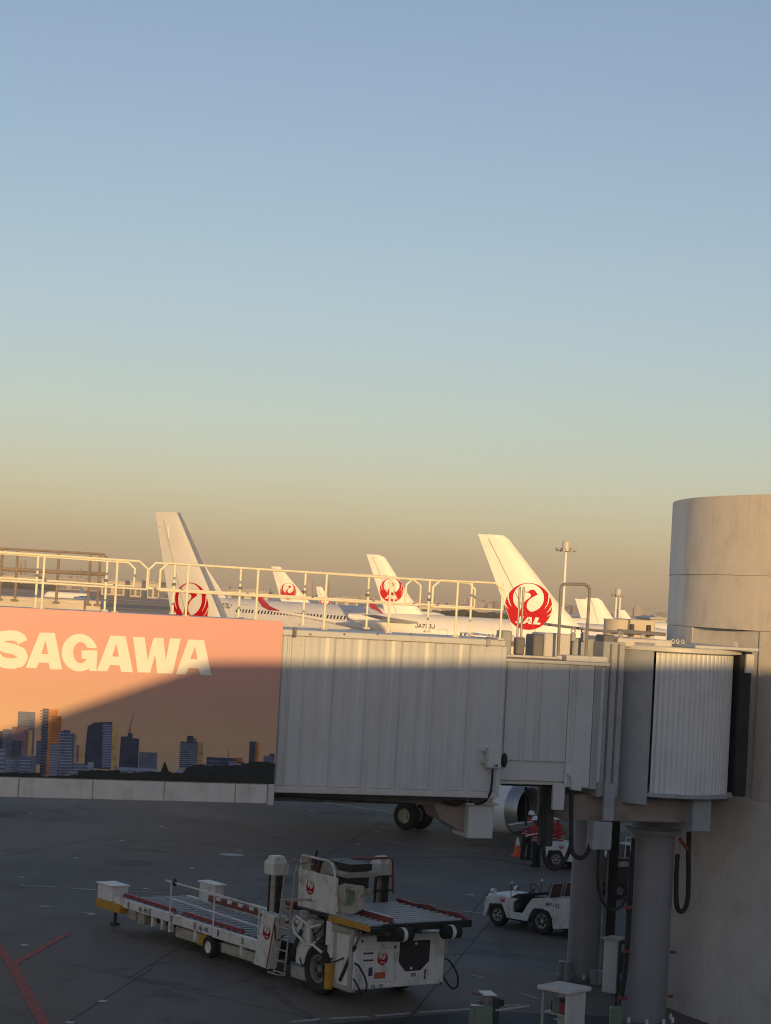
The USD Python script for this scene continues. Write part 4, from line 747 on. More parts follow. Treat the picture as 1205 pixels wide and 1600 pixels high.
def nacelle(sg):
    o = (2.85, sg * 4.83, 1.60); lip = 6.55 - 2.4
    g = G(); g.lathe([(.52, 0), (.72, .25), (.90, 1.0), (.985, 2.2), (.995, 3.1), (.97, 3.65), (.91, 4.0), (.865, 4.12)], o, (1, 0, 0), 40); c = N.part('engine', g, 'cowl_white')
    g = G(); g.lathe([(.972, 3.655), (.955, 3.86), (.91, 4.05), (.85, 4.16), (.785, 4.12), (.74, 3.9), (.73, 3.6)], o, (1, 0, 0), 40); N.part('inlet_lip', g, 'metal_edge', c)
    g = G(); g.lathe([(.73, 3.6), (.74, 3.0), (.74, 2.8), (.0, 2.8)], o, (1, 0, 0), 32); N.part('inlet_duct', g, 'machine_dark', c)
    g = G()
    for i in range(24):
        t = 2 * math.pi * i / 24; d = np.array([0, math.cos(t), math.sin(t)]); e_ = np.array([0, -math.sin(t), math.cos(t)]); p = np.array(o) + X * 2.95
        g.add([p + d * .22 - e_ * .03, p + d * .72 - e_ * .09 - X * .04, p + d * .72 + e_ * .06 + X * .1, p + d * .22 + e_ * .03 + X * .06], [[0, 1, 2, 3]])
    N.part('fan', g, 'machine_grey', c)
    g = G(); g.lathe([(.24, 2.95), (.18, 3.15), (.08, 3.3), (.0, 3.34)], o, (1, 0, 0), 20); N.part('spinner', g, 'decal_white', c)
    g = G(); g.prism([(2.6, 2.3), (6.0, 2.55), (5.2, 2.9), (1.4, 2.8)], (0, sg * 4.83 - .14, 0), X, Z, Y, .28); N.part('pylon', g, 'aircraft_grey', c)
    g = G(); g.lathe([(.56, .02), (.44, -.55), (.36, -.8)], o, (1, 0, 0), 28); N.part('exhaust', g, 'machine_grey', c)
nacelle(-1); nacelle(1)
def gear(y):
    g = G(); g.cyl((0, y, .56), (0, y * .9, 2.2), .11, .13, 12); c = N.part('main_gear', g, 'bridge_trim')
    for o_ in (-.43, .43):
        yy = y + o_; s = math.copysign(1, y if o_ * y > 0 else -y)
        g = G(); g.lathe([(.30, -.2), (.48, -.2), (.55, -.15), (.565, 0), (.55, .15), (.48, .2), (.30, .2)], (0, yy, .565), (0, 1, 0), 36); N.part('tyre', g, 'tyre', c)
        g = G(); g.lathe([(.0, -.12), (.12, -.16), (.14, -.1), (.26, -.12), (.31, -.19), (.31, .19), (.26, .12), (.14, .1), (.12, .16), (0, .12)], (0, yy, .565), (0, 1, 0), 28); N.part('hub', g, 'cream_metal', c)
    g = G(); g.prism([(-.5, 1.15), (.3, 1.15), (.5, 2.0), (-.6, 2.0)], (0, y * 1.16, 0), X, Z, Y, .05); N.part('gear_door', g, 'aircraft_white', c)
gear(-2.86); gear(2.86)
pts = [NF.px(x, y, 'y', -3.6) for x, y in ((664, 1240), (690, 1240), (689, 1262), (684, 1284), (676, 1277), (668, 1262))]; g = G(); g.prism([(p[0], p[2]) for p in pts], (0, -3.6, 0), X, Z, Y, .08); N.part('gear_door', g, 'aircraft_white')
g = G(); g.cyl((15.6 - 2.2, 0, .45), (15.4 - 2.2, 0, 2.0), .08, n=10); ng = N.part('nose_gear', g, 'bridge_trim')
for yy in (-.22, .22):
    g = G(); g.lathe([(.18, -.1), (.3, -.1), (.34, 0), (.3, .1), (.18, .1)], (13.4, yy, .34), (0, 1, 0), 24); N.part('tyre', g, 'tyre', ng)
# (b) wide-body further back, seen along its side, with a curved red wing tip
D2 = 345.; a2 = at(335, 925, D2); WF = Fr((a2[0], a2[1], 0), -45)
W_, wf = airliner('white jet pointing towards the viewer behind the rail, with curved red wing tips', WF, finpx([(300, 880), (322, 945)], [(318, 880), (356, 938), (366, 945)]), jet_fus(-6, 41, 2.95, 7.75), None, None, .05, ('JA07XJ', 3.2, 6.1, .75), (9, 36, 1.05, .75), ((2, 0, 6.3), (-3, 9.5, 7.2), 5, 2), ((9.2, 4.6, 1.5, 2.3), (33., 4.7, 1.4, 2.2)), rudder=False)
g = G()
wr, wt = WF.loc(at(592, 986, 296)), WF.loc(at(430, 955, 303)); 
W_.part('wing', wing(wr + [4, 0, 0], wt + [1., 0, 0], 7.5, 2.2, 1.1, .3), 'aircraft_white')
tip = [(wt, 2.2), (WF.loc(at(415, 948, 303.3)), 1.9), (WF.loc(at(405, 938, 303.6)), 1.4), (WF.loc(at(399, 929, 304)), .7)]
V = []
for p, c in tip: V += [p + [1., 0, .12], p + [1 - c, 0, .12], p + [1 - c, .16, -.06], p + [1., .16, -.06]]
g = G(); g.add(V, [[i * 4 + j, i * 4 + (j + 1) % 4, (i + 1) * 4 + (j + 1) % 4, (i + 1) * 4 + j] for i in range(3) for j in range(4)]); W_.part('wing_tip', g, 'winglet_red')
tip = [(WF.loc(at(601, 966, 330)), 2.6), (WF.loc(at(588, 955, 331)), 2.2), (WF.loc(at(577, 943, 332)), 1.0)]
V = []
for p, c in tip: V += [p + [1., 0, .1], p + [1 - c, 0, .1], p + [1 - c, .2, -.1], p + [1., .2, -.1]]
g = G(); g.add(V, [[i * 4 + j, i * 4 + (j + 1) % 4, (i + 1) * 4 + (j + 1) % 4, (i + 1) * 4 + j] for i in range(2) for j in range(4)]); W_.part('wing_tip', g, 'winglet_red')
g = G()
for y0_, s_ in ((-1.9, 1), (-.75, 1), (.5, 1)):
    xq = 37.8; g.box(xq + .55 * (1.9 - abs(y0_)), xq + .9 + .55 * (1.9 - abs(y0_)), y0_ - .1, y0_ + .95, 5.9, 6.6, .05)
W_.part('cockpit_windows', g, 'window_dark')
# (c) small far tails
def side_jet(label, D, te, le, emb, xn, r, ztop_px, **k):
    a = at(te[0][0], te[0][1], D); fr = Fr((a[0], a[1], 0), k.pop('yaw', 0.)); s = FOC / D
    zt = at(*ztop_px, D)[2]; return airliner(label, fr, finpx(te, le), jet_fus(k.pop('xt', -3.), xn, r, zt), emb, **k)
side_jet('white jet with a mid-size ring emblem on its tail, seen above the long pale fuselage', 660., [(424, 885), (440, 942)], [(438.5, 886), (486, 943)], (450.5, 924, 2.55), 45, 2.9, (470, 942), half=.06, stab=((3, 0, 7.5), (-4, 9, 8.5), 5, 2))
side_jet('smallest emblem tail, white jet just right of the mid-size one', 430., [(494, 917), (500, 946)], [(503, 917), (520, 947)], (508, 942, 1.25), 28, 1.6, (515, 946.5), half=.06)
P5, f5 = side_jet('white wide-body jet at centre, red emblem tail, its registration and windows behind the rail', 285., [(573, 866), (604, 963)], [(594, 867.5), (602, 871), (641, 933), (663, 961)], (612, 922, 1.62), 46, 2.75, (700, 962), half=.06, xt=-2.0, reg=('JA753J', 7.0, 5.45, .52), windows=(13.2, 40, .35, .53), doors=((10.2, 3.2, 1.2, 2.2),), title=('BOEING 777', 12.9, 5.5, .5) if False else None)
s5 = P5.fr
for sg in (-1, 1):
    g = wing((8.2, sg * 1.2, 6.0), (1.5, sg * 9., 6.9), 5.0, 2.0, .5, .15); P5.part('tailplane', g, 'aircraft_grey')
P6, f6 = side_jet('large white tail with the biggest red round emblem, behind the bridge roof', 200., [(747, 834.5), (792, 955), (812, 1014)], [(787, 836.5), (796, 843), (868, 937), (912, 985), (925, 997)], (825.8, 947.5, 36.6 * 200 / FOC), 45, 2.4, (880, 996), half=.055, xt=-1., stab=((7, 0, 5.4), (1, 8.5, 6.2), 4.8, 1.8))
side_jet('plain white left tail of the pair left of the small lamp mast', 400., [(899, 936), (908, 966)], [(916, 936.5), (938, 968)], None, 30, 1.9, (930, 966), half=.06, rudder=False)
side_jet('right tail of the pair left of the small lamp mast, red ring below', 350., [(916, 934), (924, 986)], [(936, 935), (941, 939), (971, 986)], (953, 992, 1.35), 30, 1.9, (985, 986), half=.06)
side_jet('small plain white tail just right of the small lamp mast', 520., [(967, 953), (972, 972)], [(977, 953.5), (991, 973)], None, 30, 2., (990, 970), half=.06, rudder=False)
a = at(128, 935, 610.); BFr = Fr((a[0], a[1], 0), 180)
T, _ = airliner('small far jet with a blue tail at the far left, nose to the left', BFr, None, jet_fus(-2, 11, 1.1, at(110, 925.5, 610)[2]), None)
te = [(127, 920), (129.5, 934)]; 
pts = [BFr.px(*p, 'y', 0) for p in ((126, 919), (131, 919.5), (131, 935), (117, 935), (123, 930))]; g = G(); g.prism([(p[0], p[2]) for p in pts], (0, -.15, 0), X, Z, Y, .3); T.part('tail_fin', g, 'tail_blue')
g = G(); g.box(-3.2, 2.4, -1.13, 1.13, at(125, 936, 610)[2] - 1.2, at(125, 931, 610)[2], .3); T.part('tail_cone', g, 'tail_blue')

# ---------------------------------------------------------------- floodlight masts
def mast(label, px, ytop, D, cw, twin=False):
    a = at(px, ytop, D); T = Thing('light_mast', label, 'light mast', Fr((a[0], D, 0), 15)); h = a[2]
    for o_ in ((-.55, .55) if twin else (0,)):
        g = G(); g.cyl((o_, 0, 0), (o_, 0, h - .6), .32, .26, 12); T.part('pole', g, 'decal_white')
    g = G(); g.lathe([(0, h - 2.), (.85, h - 2.), (.85, h - .1), (.7, h), (0, h)], n=20); T.part('hoist_drum', g, 'bridge_trim')
    g = G(); g.lathe([(cw * .5 - .15, h - 2.0), (cw * .5, h - 2.0), (cw * .5, h - 1.8), (cw * .5 - .15, h - 1.8), (cw * .5 - .15, h - 2.0)], n=24); T.part('crown_ring', g, 'rail_grey')
    for i in range(4):
        t = i * math.pi / 2; g = G(); g.bar((.4 * math.cos(t), .4 * math.sin(t), h - 1.9), (cw * .5 * math.cos(t), cw * .5 * math.sin(t), h - 1.9), .12); T.part('crown_arm', g, 'rail_grey')
    for i in range(8):
        t = 2 * math.pi * i / 8 + .3; c = np.array([cw * .52 * math.cos(t), cw * .52 * math.sin(t), h - 1.6]); d = np.array([math.cos(t), math.sin(t), -.7])
        g = G(); g.lathe([(.12, -.3), (.45, .25), (.42, .3), (0, .26)], c, d, 12); T.part('floodlight', g, 'bridge_trim')
mast('tall floodlight mast with a round crown, right of the biggest emblem tail', 885.5, 846, 430., 3.6)
mast('shorter twin-pole floodlight mast with a round crown, left of the concrete tower', 967, 920, 560., 3.0, True)

# ---------------------------------------------------------------- other bridges: a second one beyond on the left, a rotunda at right
a = at(0, 940, 60.); F2 = Fr((0, 60, 0), 6); B2 = Thing('boarding_bridge', 'second boarding bridge at far left, beige box with brown roof rails', 'boarding bridge', F2)
q = lambda x, y, d=0.: F2.px(x, y, 'y', d)
zr2 = q(100, 936)[2]; xr = q(158, 940)[0]
g = G(); g.box(-24, xr, 0, 3, 5.0, zr2, .03); B2.part('tunnel', g, 'beige_wall')
g = G(); g.box(-24, q(134, 940)[0], -.06, -.003, zr2 - .42, zr2 - .1, .01); B2.part('roof_cap', g, 'beige_wall')
g = G(); g.box(-24, xr + .02, -.05, -.003, zr2 - .50, zr2 - .45, .01); B2.part('gutter', g, 'bridge_dark')
for x in (38, 83):
    g = G(); c = q(x, 946)[0]; g.box(c - .16, c + .16, -.08, -.004, zr2 - .95, zr2 - .55, .01); B2.part('wall_vent', g, 'machine_grey')
c = q(133, 942)[0]; g = G(); g.box(c - .03, c + .03, -.1, -.06, zr2 - .6, zr2 + .05, .01); B2.part('joint_post', g, 'bridge_dark')
g = G(); g.tube([q(-90, 852), q(162, 866), q(169, 873), q(168, 880)], .035, 7); B2.part('rail', g, 'brown_steel')
g = G(); g.tube([q(-90, 884.5), q(165, 897.5)], .055, 7); B2.part('rail', g, 'brown_steel')
for x, y0 in ((4, 857), (28, 861), (92.5, 862), (142, 865), (157, 866)):
    p = q(x, y0); g = G(); g.tube([p, [p[0], 0, zr2 - .1]], .04, 7); pp = B2.part('rail_post', g, 'brown_steel')
    g = G(); g.box(p[0] - .1, p[0] + .1, -.09, .05, zr2 - .14, zr2 - .08, .006); B2.part('post_foot', g, 'bridge_dark', pp)
g = G(); g.cyl((-16, 1.5, 0), (-16, 1.5, 5), .4, n=16); B2.part('support_leg', g, 'bridge_grey')
a = at(993, 980, 52.); F3 = Fr((a[0], 52, 0), 10); B3 = Thing('bridge_rotunda', 'low beige drum and box with two dark brackets left of the concrete tower', 'boarding bridge', F3)
q = lambda x, y, d=0.: F3.px(x, y, 'y', d)
zt = q(995, 968)[2]; g = G(); g.box(q(985, 975)[0], q(1024, 975)[0], 0, 1.4, 5.0, zt, .02); B3.part('cabin', g, 'beige_wall')
g = G(); r_ = .42; g.lathe([(0, zt - .02), (r_ * 1.02, zt - .02), (r_, zt - .1), (r_, 5.0), (0, 5.0)], (q(981, 975)[0] , .6, 0), n=32); B3.part('drum', g, 'beige_wall')
for x in (987, 1013):
    c = q(x, 978); g = G(); g.box(c[0] - .05, c[0] + .05, -.09, -.004, zt - .42, zt - .12, .01); B3.part('bracket', g, 'machine_dark')
g = G(); g.tube([q(965, 985, -.3), q(1040, 991, -.3)], .04, 7); B3.part('pipe', g, 'rail_grey')
g = G(); lx = F3.px(1012, 1300, 'y', .7)[0]; g.cyl((lx, .7, 0), (lx, .7, 5.0), .3, n=20); B3.part('support_leg', g, 'bridge_grey')
for px0, px1, y0, y1, D, mt_, lab in ((231, 250, 944, 950, 640, 'winglet_red', 'long reddish trailer parked far out on the apron, seen below the rail gap'), (203, 229, 943, 949, 640, 'beige_wall', 'long beige trailer parked far out on the apron, left of the reddish one'), (172, 206, 952, 956, 500, 'decal_white', 'long low pale trailer far out on the apron at left')):
    a = at(px0, y0, D); b = at(px1, y1, D); zg_ = 1.0; h = max(2.6, (b[0] - a[0]) * .14); T = Thing('trailer', lab, 'trailer', Fr(((a[0] + b[0]) / 2, gr((px0 + px1) / 2, y1)[1], 0), 0)); w = (b[0] - a[0])
    g = G(); g.box(-w / 2, w / 2, -1.2, 1.2, 1., 1 + h, .05); T.part('body', g, mt_)
    for xx_ in (-.38, .3, .4):
        g = G(); g.lathe([(0, -1.15), (.5, -1.15), (.5, 1.15), (0, 1.15)], (w * xx_, 0, .5), (0, 1, 0), 16); T.part('wheel', g, 'tyre')
# ---------------------------------------------------------------- flat emblem on a small plane surface
def flat_emblem(T, fr, px, R_m, ax, val, parent=None, sgn=1, smat='emblem_red'):
    c = fr.px(px[0], px[1], ax, val); u = {'y': X, 'x': Y}[ax] * sgn; o = np.array([0., 0, 0]); o['xyz'.index(ax)] = .004 if ax == 'x' else -.004
    if ax == 'y' and sgn < 0: o = -o
    g = G(); g.sheet(EMB, lambda v: c + o + v[:, :1] * R_m * u + v[:, 1:2] * R_m * Z); T.part('emblem', g, smat, parent, smooth=False)

# ---------------------------------------------------------------- cargo loader in the foreground
LF = Fr((-.14, 47.8, 0), -54.5); lp = LF.px
Lo = Thing('cargo_loader', 'long white cargo loader with roller decks and red guide rails in the foreground', 'cargo loader', LF)
def lb(name, b, mt_, parent=None, ch=.015, label=None): g = G(); g.box(*b, ch); return Lo.part(name, g, mt_, parent, label)
def lt(name, pts, r, mt_, parent=None, n=8): g = G(); g.tube(pts, r, n); return Lo.part(name, g, mt_, parent)
# rear deck
eb = lb('end_bumper', (-12.25, -10.9, -.02, .5, .40, .63), 'yellow_paint'); lb('end_box', (-12.22, -11.42, 0, .5, .634, 1.03), 'white_paint', eb); lb('end_cap', (-12.26, -11.38, -.04, .54, 1.034, 1.07), 'white_paint', eb)
lb('side_beam', (-11.36, -8.42, .06, .2, .57, .80), 'white_paint'); lb('side_beam', (-8.27, -6.32, .06, .2, .55, .79), 'white_paint'); lb('side_beam', (-6.27, -4.1, .06, .2, .53, .79), 'white_paint'); lb('side_beam', (-11.2, -4.0, 2.15, 2.28, .5, .78), 'white_paint')
for k, x0 in enumerate((-10.0, -6.9)):
    g = G(); g.text('HL-90', .1, (x0, .054, .62), X, Z, .003); Lo.part('lettering', g, 'decal_dark', smooth=False)
for x0, x1 in ((-11.28, -8.5), (-8.15, -5.15)):
    g = G(); n_ = int((x1 - x0) / .28); P_ = [(x0, .0), (x0 + .1, .09)] + [(x1 - .1, .09), (x1, 0)]
    for i in range(n_ - 1, 0, -1):
        c = x0 + (x1 - x0) * i / n_; P_ += [(c + .05, 0), (c + .04, .025), (c - .04, .025), (c - .05, 0)]
    g.prism(P_, (0, .27, .80), X, Z, Y, .07); Lo.part('guide_rail', g, 'red_paint', smooth=False)
lb('guide_rail', (-9.9, -4.05, 2.1, 2.16, .80, .97), 'red_rust')
for i in range(9): lb('guide_clip', (-9.4 + i * .55, -9.22 + i * .55, 2.05, 2.11, .90, .985), 'decal_white', ch=.006)
lb('deck_pan', (-11.3, -4.0, .22, 2.1, .58, .66), 'deck_dark')
for i in range(22):
    x = -11.1 + i * .325; g = G(); g.cyl((x, .36, .735), (x, 2.06, .735), .042, n=10); Lo.part('roller', g, 'roller_steel')
lb('underframe', (-11.0, -4.0, .45, 1.9, .34, .575), 'machine_dark'); lb('underframe_box', (-8.15, -6.95, .12, .5, .24, .5), 'cream_metal'); lb('underframe_box', (-5.9, -4.1, .12, .4, .22, .46), 'cream_metal'); lb('underframe_box', (-10.75, -10.3, .14, .4, .30, .55), 'cream_metal'); lb('underframe_box', (-10.2, -9.85, .14, .4, .26, .55), 'cream_metal')
for x in (-9.4, -8.9, -8.5, -7.2, -5.0): lb('hanger', (x, x + .09, .1, .22, .3, .57), 'white_paint', ch=.008)
lb('valve_block', (-6.98, -6.6, .1, .4, .22, .53), 'yellow_paint')
g = G(); g.cyl((-11.6, .25, .06), (-11.6, .25, .42), .045, n=10); jk = Lo.part('jack', g, 'machine_dark'); g = G(); g.cyl((-11.6, .25, .012), (-11.6, .25, .06), .13, n=14); Lo.part('jack_foot', g, 'machine_dark', jk)
def wheel(T, x, y, r, w, face, hub=.55, hmat='decal_white', spokes=0, fr_name='wheel'):
    g = G(); g.lathe([(r * .55, -w * .42), (r * .82, -w * .5), (r * .95, -w * .42), (r, -w * .25), (r, w * .25), (r * .95, w * .42), (r * .82, w * .5), (r * .55, w * .42)], (x, y, r), (0, 1, 0), 36); t = T.part(fr_name, g, 'tyre')
    s = face; g = G(); g.lathe([(0, s * w * .30), (r * .14, s * w * .32), (r * .16, s * w * .2), (r * hub * .8, s * w * .14), (r * hub * .92, s * w * .40), (r * hub * 1.04, s * w * .42), (r * hub * 1.04, 0), (0, 0)], (x, y, r), (0, 1, 0), 32); h = T.part('rim', g, hmat, t)
    for i in range(spokes):
        a = 2 * math.pi * i / spokes + .3; c = np.array([x, y + s * w * .19, r]) + r * hub * .52 * np.array([math.cos(a), 0, math.sin(a)]); g = G(); g.cyl(c, c + np.array([0, s * .035, 0]), r * .10, n=12); T.part('rim_hole', g, 'machine_dark', t)
    return t
wheel(Lo, -6.4, .13, .27, .2, -1, .62); wheel(Lo, -6.4, 2.0, .27, .2, 1, .62)
far_ = lb('far_box', (-10.55, -9.75, 2.2, 2.5, .78, 1.22), 'white_paint'); lb('far_box_lid', (-10.6, -9.7, 2.16, 2.54, 1.224, 1.27), 'white_paint', far_); lb('far_box', (-9.68, -9.2, 2.25, 2.45, .72, .98), 'white_paint')
# hand rails of the rear deck
zt = 1.59
for x in (-8.45, -6.3, -4.2): lt('rail_post', [(x, .1, .74), (x, .1, zt - .02)], .022, 'white_paint')
lt('hand_rail', [(-8.75, .1, zt)] + [(-4.35, .1, zt), (-4.23, .1, zt - .03), (-4.2, .1, zt - .12)], .024, 'white_paint'); lt('hand_rail', [(-8.45, .1, 1.17), (-4.2, .1, 1.12)], .022, 'white_paint')
g = G(); g.ball((-8.3, .1, 1.6), .09, 1, (1, .6, 1.2)); Lo.part('lamp', g, 'machine_dark'); lb('rail_cap', (-7.9, -6.4, 2.12, 2.2, .99, 1.05), 'decal_white', ch=.01)
# leaning side plate with emblem, lift masts
g = G(); g.prism([(-4.05, .27), (-3.42, .25), (-3.14, 1.53), (-3.78, 1.55)], (0, -.08, 0), X, Z, Y, .25); sp = Lo.part('side_plate', g, 'white_paint')
g = G(); g.prism([(-3.50, .26), (-3.44, .26), (-3.17, 1.5), (-3.22, 1.5)], (0, -.087, 0), X, Z, Y, .006); Lo.part('red_stripe', g, 'red_rust', sp, smooth=False)
flat_emblem(Lo, LF, (417, 1457), .17, 'y', -.082, sp)
g = G(); g.box(-3.9, -3.35, -.088, -.084, 1.0, 1.012, .001); Lo.part('lettering', g, 'decal_grey', sp)
def lift_mast(x, y, z0, zc, zt_):
    g = G(); g.cyl((x, y, z0), (x, y, zc + .06), .115, n=20); m = Lo.part('lift_mast', g, 'cream_metal')
    for o in (-.15, .15):
        g = G(); g.box(x + o - .035, x + o + .035, y - .09, y + .09, z0, zc - .004, .01); Lo.part('mast_guide', g, 'machine_dark', m)
    g = G(); h = .21; g.add([(x + a * h * k, y + b * h * k, z) for z, k in ((zc, 1.), (zc + .27, 1.02), (zt_ - .06, .72), (zt_, .62)) for a, b in ((-1, -1), (1, -1), (1, 1), (-1, 1))], [[i * 4 + j, i * 4 + (j + 1) % 4, i * 4 + 4 + (j + 1) % 4, i * 4 + 4 + j] for i in range(3) for j in range(4)] + [[12, 13, 14, 15], [3, 2, 1, 0]]); Lo.part('mast_cap', g, 'white_paint', m)
q = lp(431, 1345, 'y', .3); lift_mast(-3.87, .3, .6, 2.42, 2.86)
q = lp(597, 1366, 'y', 2.3); q2 = lp(598, 1338, 'y', 2.3); lift_mast(q[0], 2.3, .6, q[2], q2[2])
# ladder
for x0, x1 in ((-3.08, -2.86), (-2.62, -2.42)):
    lt('ladder_rail', [(x0, -.12, .24), (x1, -.12, 2.66), (x1 + .04, -.08, 2.86), (x1 + .12, .1, 2.92), (x1 + .14, .3, 2.86)], .022, 'cream_metal')
for i in range(7):
    z = .28 + i * .26; k = (z - .24) / 2.42; lt('ladder_rung', [(-3.08 + .22 * k, -.12, z), (-2.62 + .2 * k, -.12, z)], .018, 'cream_metal', n=6)
lt('ladder_brace', [(-2.98, -.12, 1.95), (-2.0, .1, 2.1)], .02, 'cream_metal')
lt('ladder_cage', [(-3.06, -.13, .24), (-3.06, -.3, .26), (-2.64, -.3, .26), (-2.64, -.13, .24)], .02, 'cream_metal')
lb('step_plate', (-3.0, -2.5, -.1, .4, 1.72, 1.76), 'cream_metal')
# operator platform
pan = [lp(x, y, 'y', .12) for x, y in ((467, 1357), (509, 1368), (526, 1372), (525, 1431), (466, 1414))]
g = G(); g.prism([(p[0], p[2]) for p in pan], (0, .12, 0), X, Z, Y, .05); op = Lo.part('operator_panel', g, 'white_paint')
flat_emblem(Lo, LF, (485, 1386.5), .17, 'y', .118, op)
q = lp(481, 1407, 'y', .117); g = G(); g.box(q[0] - .22, q[0] + .22, .113, .117, q[2] - .01, q[2] + .01, .001); Lo.part('lettering', g, 'decal_grey', op)
lt('operator_hoop', [lp(467, 1415, 'y', .1), lp(471, 1342, 'y', .1), lp(473.5, 1336, 'y', .1), lp(512, 1345, 'y', .1), lp(519, 1349, 'y', .1), lp(523, 1360, 'y', .1), lp(527, 1425, 'y', .1)], .028, 'white_paint')
bd = [lp(x, y, 'y', .18) for x, y in ((471, 1337), (486, 1341), (484, 1362), (468, 1358))]; g = G(); g.prism([(p[0], p[2]) for p in bd], (0, .18, 0), X, Z, Y, .03); Lo.part('side_board', g, 'cream_metal')
bd = [lp(x, y, 'y', .6) for x, y in ((487, 1341), (500, 1345), (498, 1362), (486, 1358))]; g = G(); g.prism([(p[0], p[2]) for p in bd], (0, .6, 0), X, Z, Y, .12); Lo.part('seat_back', g, 'seat_maroon')
bd = [lp(x, y, 'y', .55) for x, y in ((505, 1347), (516, 1366), (515, 1372), (498, 1368))]; g = G(); g.prism([(p[0], p[2]) for p in bd], (0, .55, 0), X, Z, Y, .5); Lo.part('console', g, 'cream_metal')
q0, q1 = lp(510, 1345, 'y', .9), lp(549, 1362, 'y', .9); lb('console_box', (q0[0], q1[0], .85, 1.5, q1[2], q0[2] + .05), 'machine_dark'); lb('console_shelf', (q0[0] - .3, q1[0] + .1, .7, 1.6, q1[2] - .14, q1[2] - .02), 'cream_metal'); lb('console_body', (q0[0] - .2, q1[0] - .1, .75, 1.5, q1[2] - .42, q1[2] - .144), 'machine_dark'); lb('console_base', (q0[0] - .3, q1[0], .7, 1.55, q1[2] - .56, q1[2] - .424), 'cream_metal')
for x, y, r_ in ((515, 1340, .05), (524, 1342, .04), (534, 1343, .05), (542, 1346, .04)):
    q = lp(x, y, 'y', 1.1); g = G(); g.ball(q - Z * .05, r_, 1); g.cyl(q - Z * .25, q - Z * .05, .018, n=6); Lo.part('lever', g, 'machine_dark')
lt('work_lamp', [lp(494, 1350, 'y', .5), lp(494, 1336, 'y', .5), lp(496, 1329, 'y', .5)], .03, 'machine_dark')
fr_ = [lp(x, y, 'y', .15) for x, y in ((528, 1384), (536, 1381), (565, 1385), (566, 1420), (553, 1428), (528, 1430))]; inr = [lp(x, y, 'y', .15) for x, y in ((541, 1391), (555, 1392), (556, 1408), (549, 1416), (538, 1415))]
g = G(); g.prism(Polygon([(p[0], p[2]) for p in fr_]).difference(Polygon([(p[0], p[2]) for p in inr])), (0, .15, 0), X, Z, Y, .08); Lo.part('gate_frame', g, 'cream_metal')
g = G(); g.prism([(p[0], p[2]) for p in inr], (0, .24, 0), X, Z, Y, .03); Lo.part('gate_screen', g, 'green_box')
lb('platform', (-2.9, -.55, .12, 1.9, 1.76, 1.84), 'deck_dark')
# guard rail of the front deck, far side
p0, p1, p2 = lp(520, 1343, 'y', 1.9), lp(613, 1341, 'y', 2.2), lp(614, 1396, 'y', 2.2)
lt('guard_rail', [p0, p1 - X * .1, p1 + [.0, 0, -.03], p1 + [.04, 0, -.12], p2], .03, 'red_rust')
for y0, y1 in ((1370, 1369), (1392, 1391)): lt('guard_rail', [lp(549, y0, 'y', 2.1), lp(614, y1, 'y', 2.2)], .02, 'machine_dark')
lt('guard_post', [lp(590, 1342, 'y', 2.2), lp(588, 1399, 'y', 2.2)], .025, 'machine_dark')
# front deck
ZD = 1.93
lb('front_deck', (-2.0, .72, .30, 2.62, ZD - .16, ZD - .06), 'deck_dark')
for i in range(11):
    x = -1.85 + i * .245; g = G(); g.cyl((x, .62, ZD), (x, 2.5, ZD), .046, n=10); Lo.part('roller', g, 'roller_steel')
for i in range(7):
    x = -.75 + i * .22; g = G(); g.cyl((x, -.1, ZD - .02), (x, .46, ZD - .02), .045, n=10); Lo.part('roller', g, 'roller_steel')
lb('guide_rail', (-1.75, .62, .50, .57, ZD - .02, ZD + .13), 'red_rust'); lb('guide_cap', (-1.75, .62, .495, .575, ZD + .132, ZD + .15), 'decal_white')
g = G(); g.prism([(-2.0, 0), (.75, 0), (.75, .05), (.45, .16), (-.4, .12), (-.7, .17), (-1.3, .12), (-2.0, .15)], (0, 2.56, ZD - .03), X, Z, Y, .1); Lo.part('guide_rail', g, 'red_rust')
lb('guide_pin', (-.35, -.31, 2.5, 2.54, ZD, ZD + .28), 'green_box')
lb('front_beam', (.725, .83, .2, 2.66, ZD - .14, ZD + .02), 'deck_dark')
g = G(); g.prism([(-.9, -.14), (.82, -.14), (.82, .19), (-.9, .19)], (0, 0, ZD - .15), X, Y, Z, .09); Lo.part('side_tray', g, 'deck_dark'); lb('edge_strip', (-.85, .78, -.19, -.145, ZD - .14, ZD - .0), 'yellow_paint')
for y in (.62, 1.98):
    g = G(); g.cyl((.93, y - .22, ZD - .2), (.93, y + .22, ZD - .2), .15, n=22); bp_ = Lo.part('bumper_roller', g, 'rubber'); g = G(); g.lathe([(.152, -.05), (.158, -.04), (.158, .04), (.152, .05)], (.93, y, ZD - .2), (0, 1, 0), 22); Lo.part('bumper_band', g, 'decal_white', bp_)
    lb('bumper_arm', (.6, .9, y - .05, y + .05, ZD - .24, ZD - .16), 'machine_dark')
for y in (.55, 2.1):
    lt('lift_arm', [(-2.8, y, .65), (-.2, y, 1.72)], .07, 'machine_dark'); lt('lift_arm', [(-.2, y + .12, .7), (-2.6, y + .12, 1.70)], .06, 'machine_dark')
lb('chassis', (-4.0, -.04, .5, 2.2, .42, .85), 'machine_dark'); lb('chassis_box', (-2.9, -1.25, .8, 2.0, .86, 1.45), 'machine_dark')
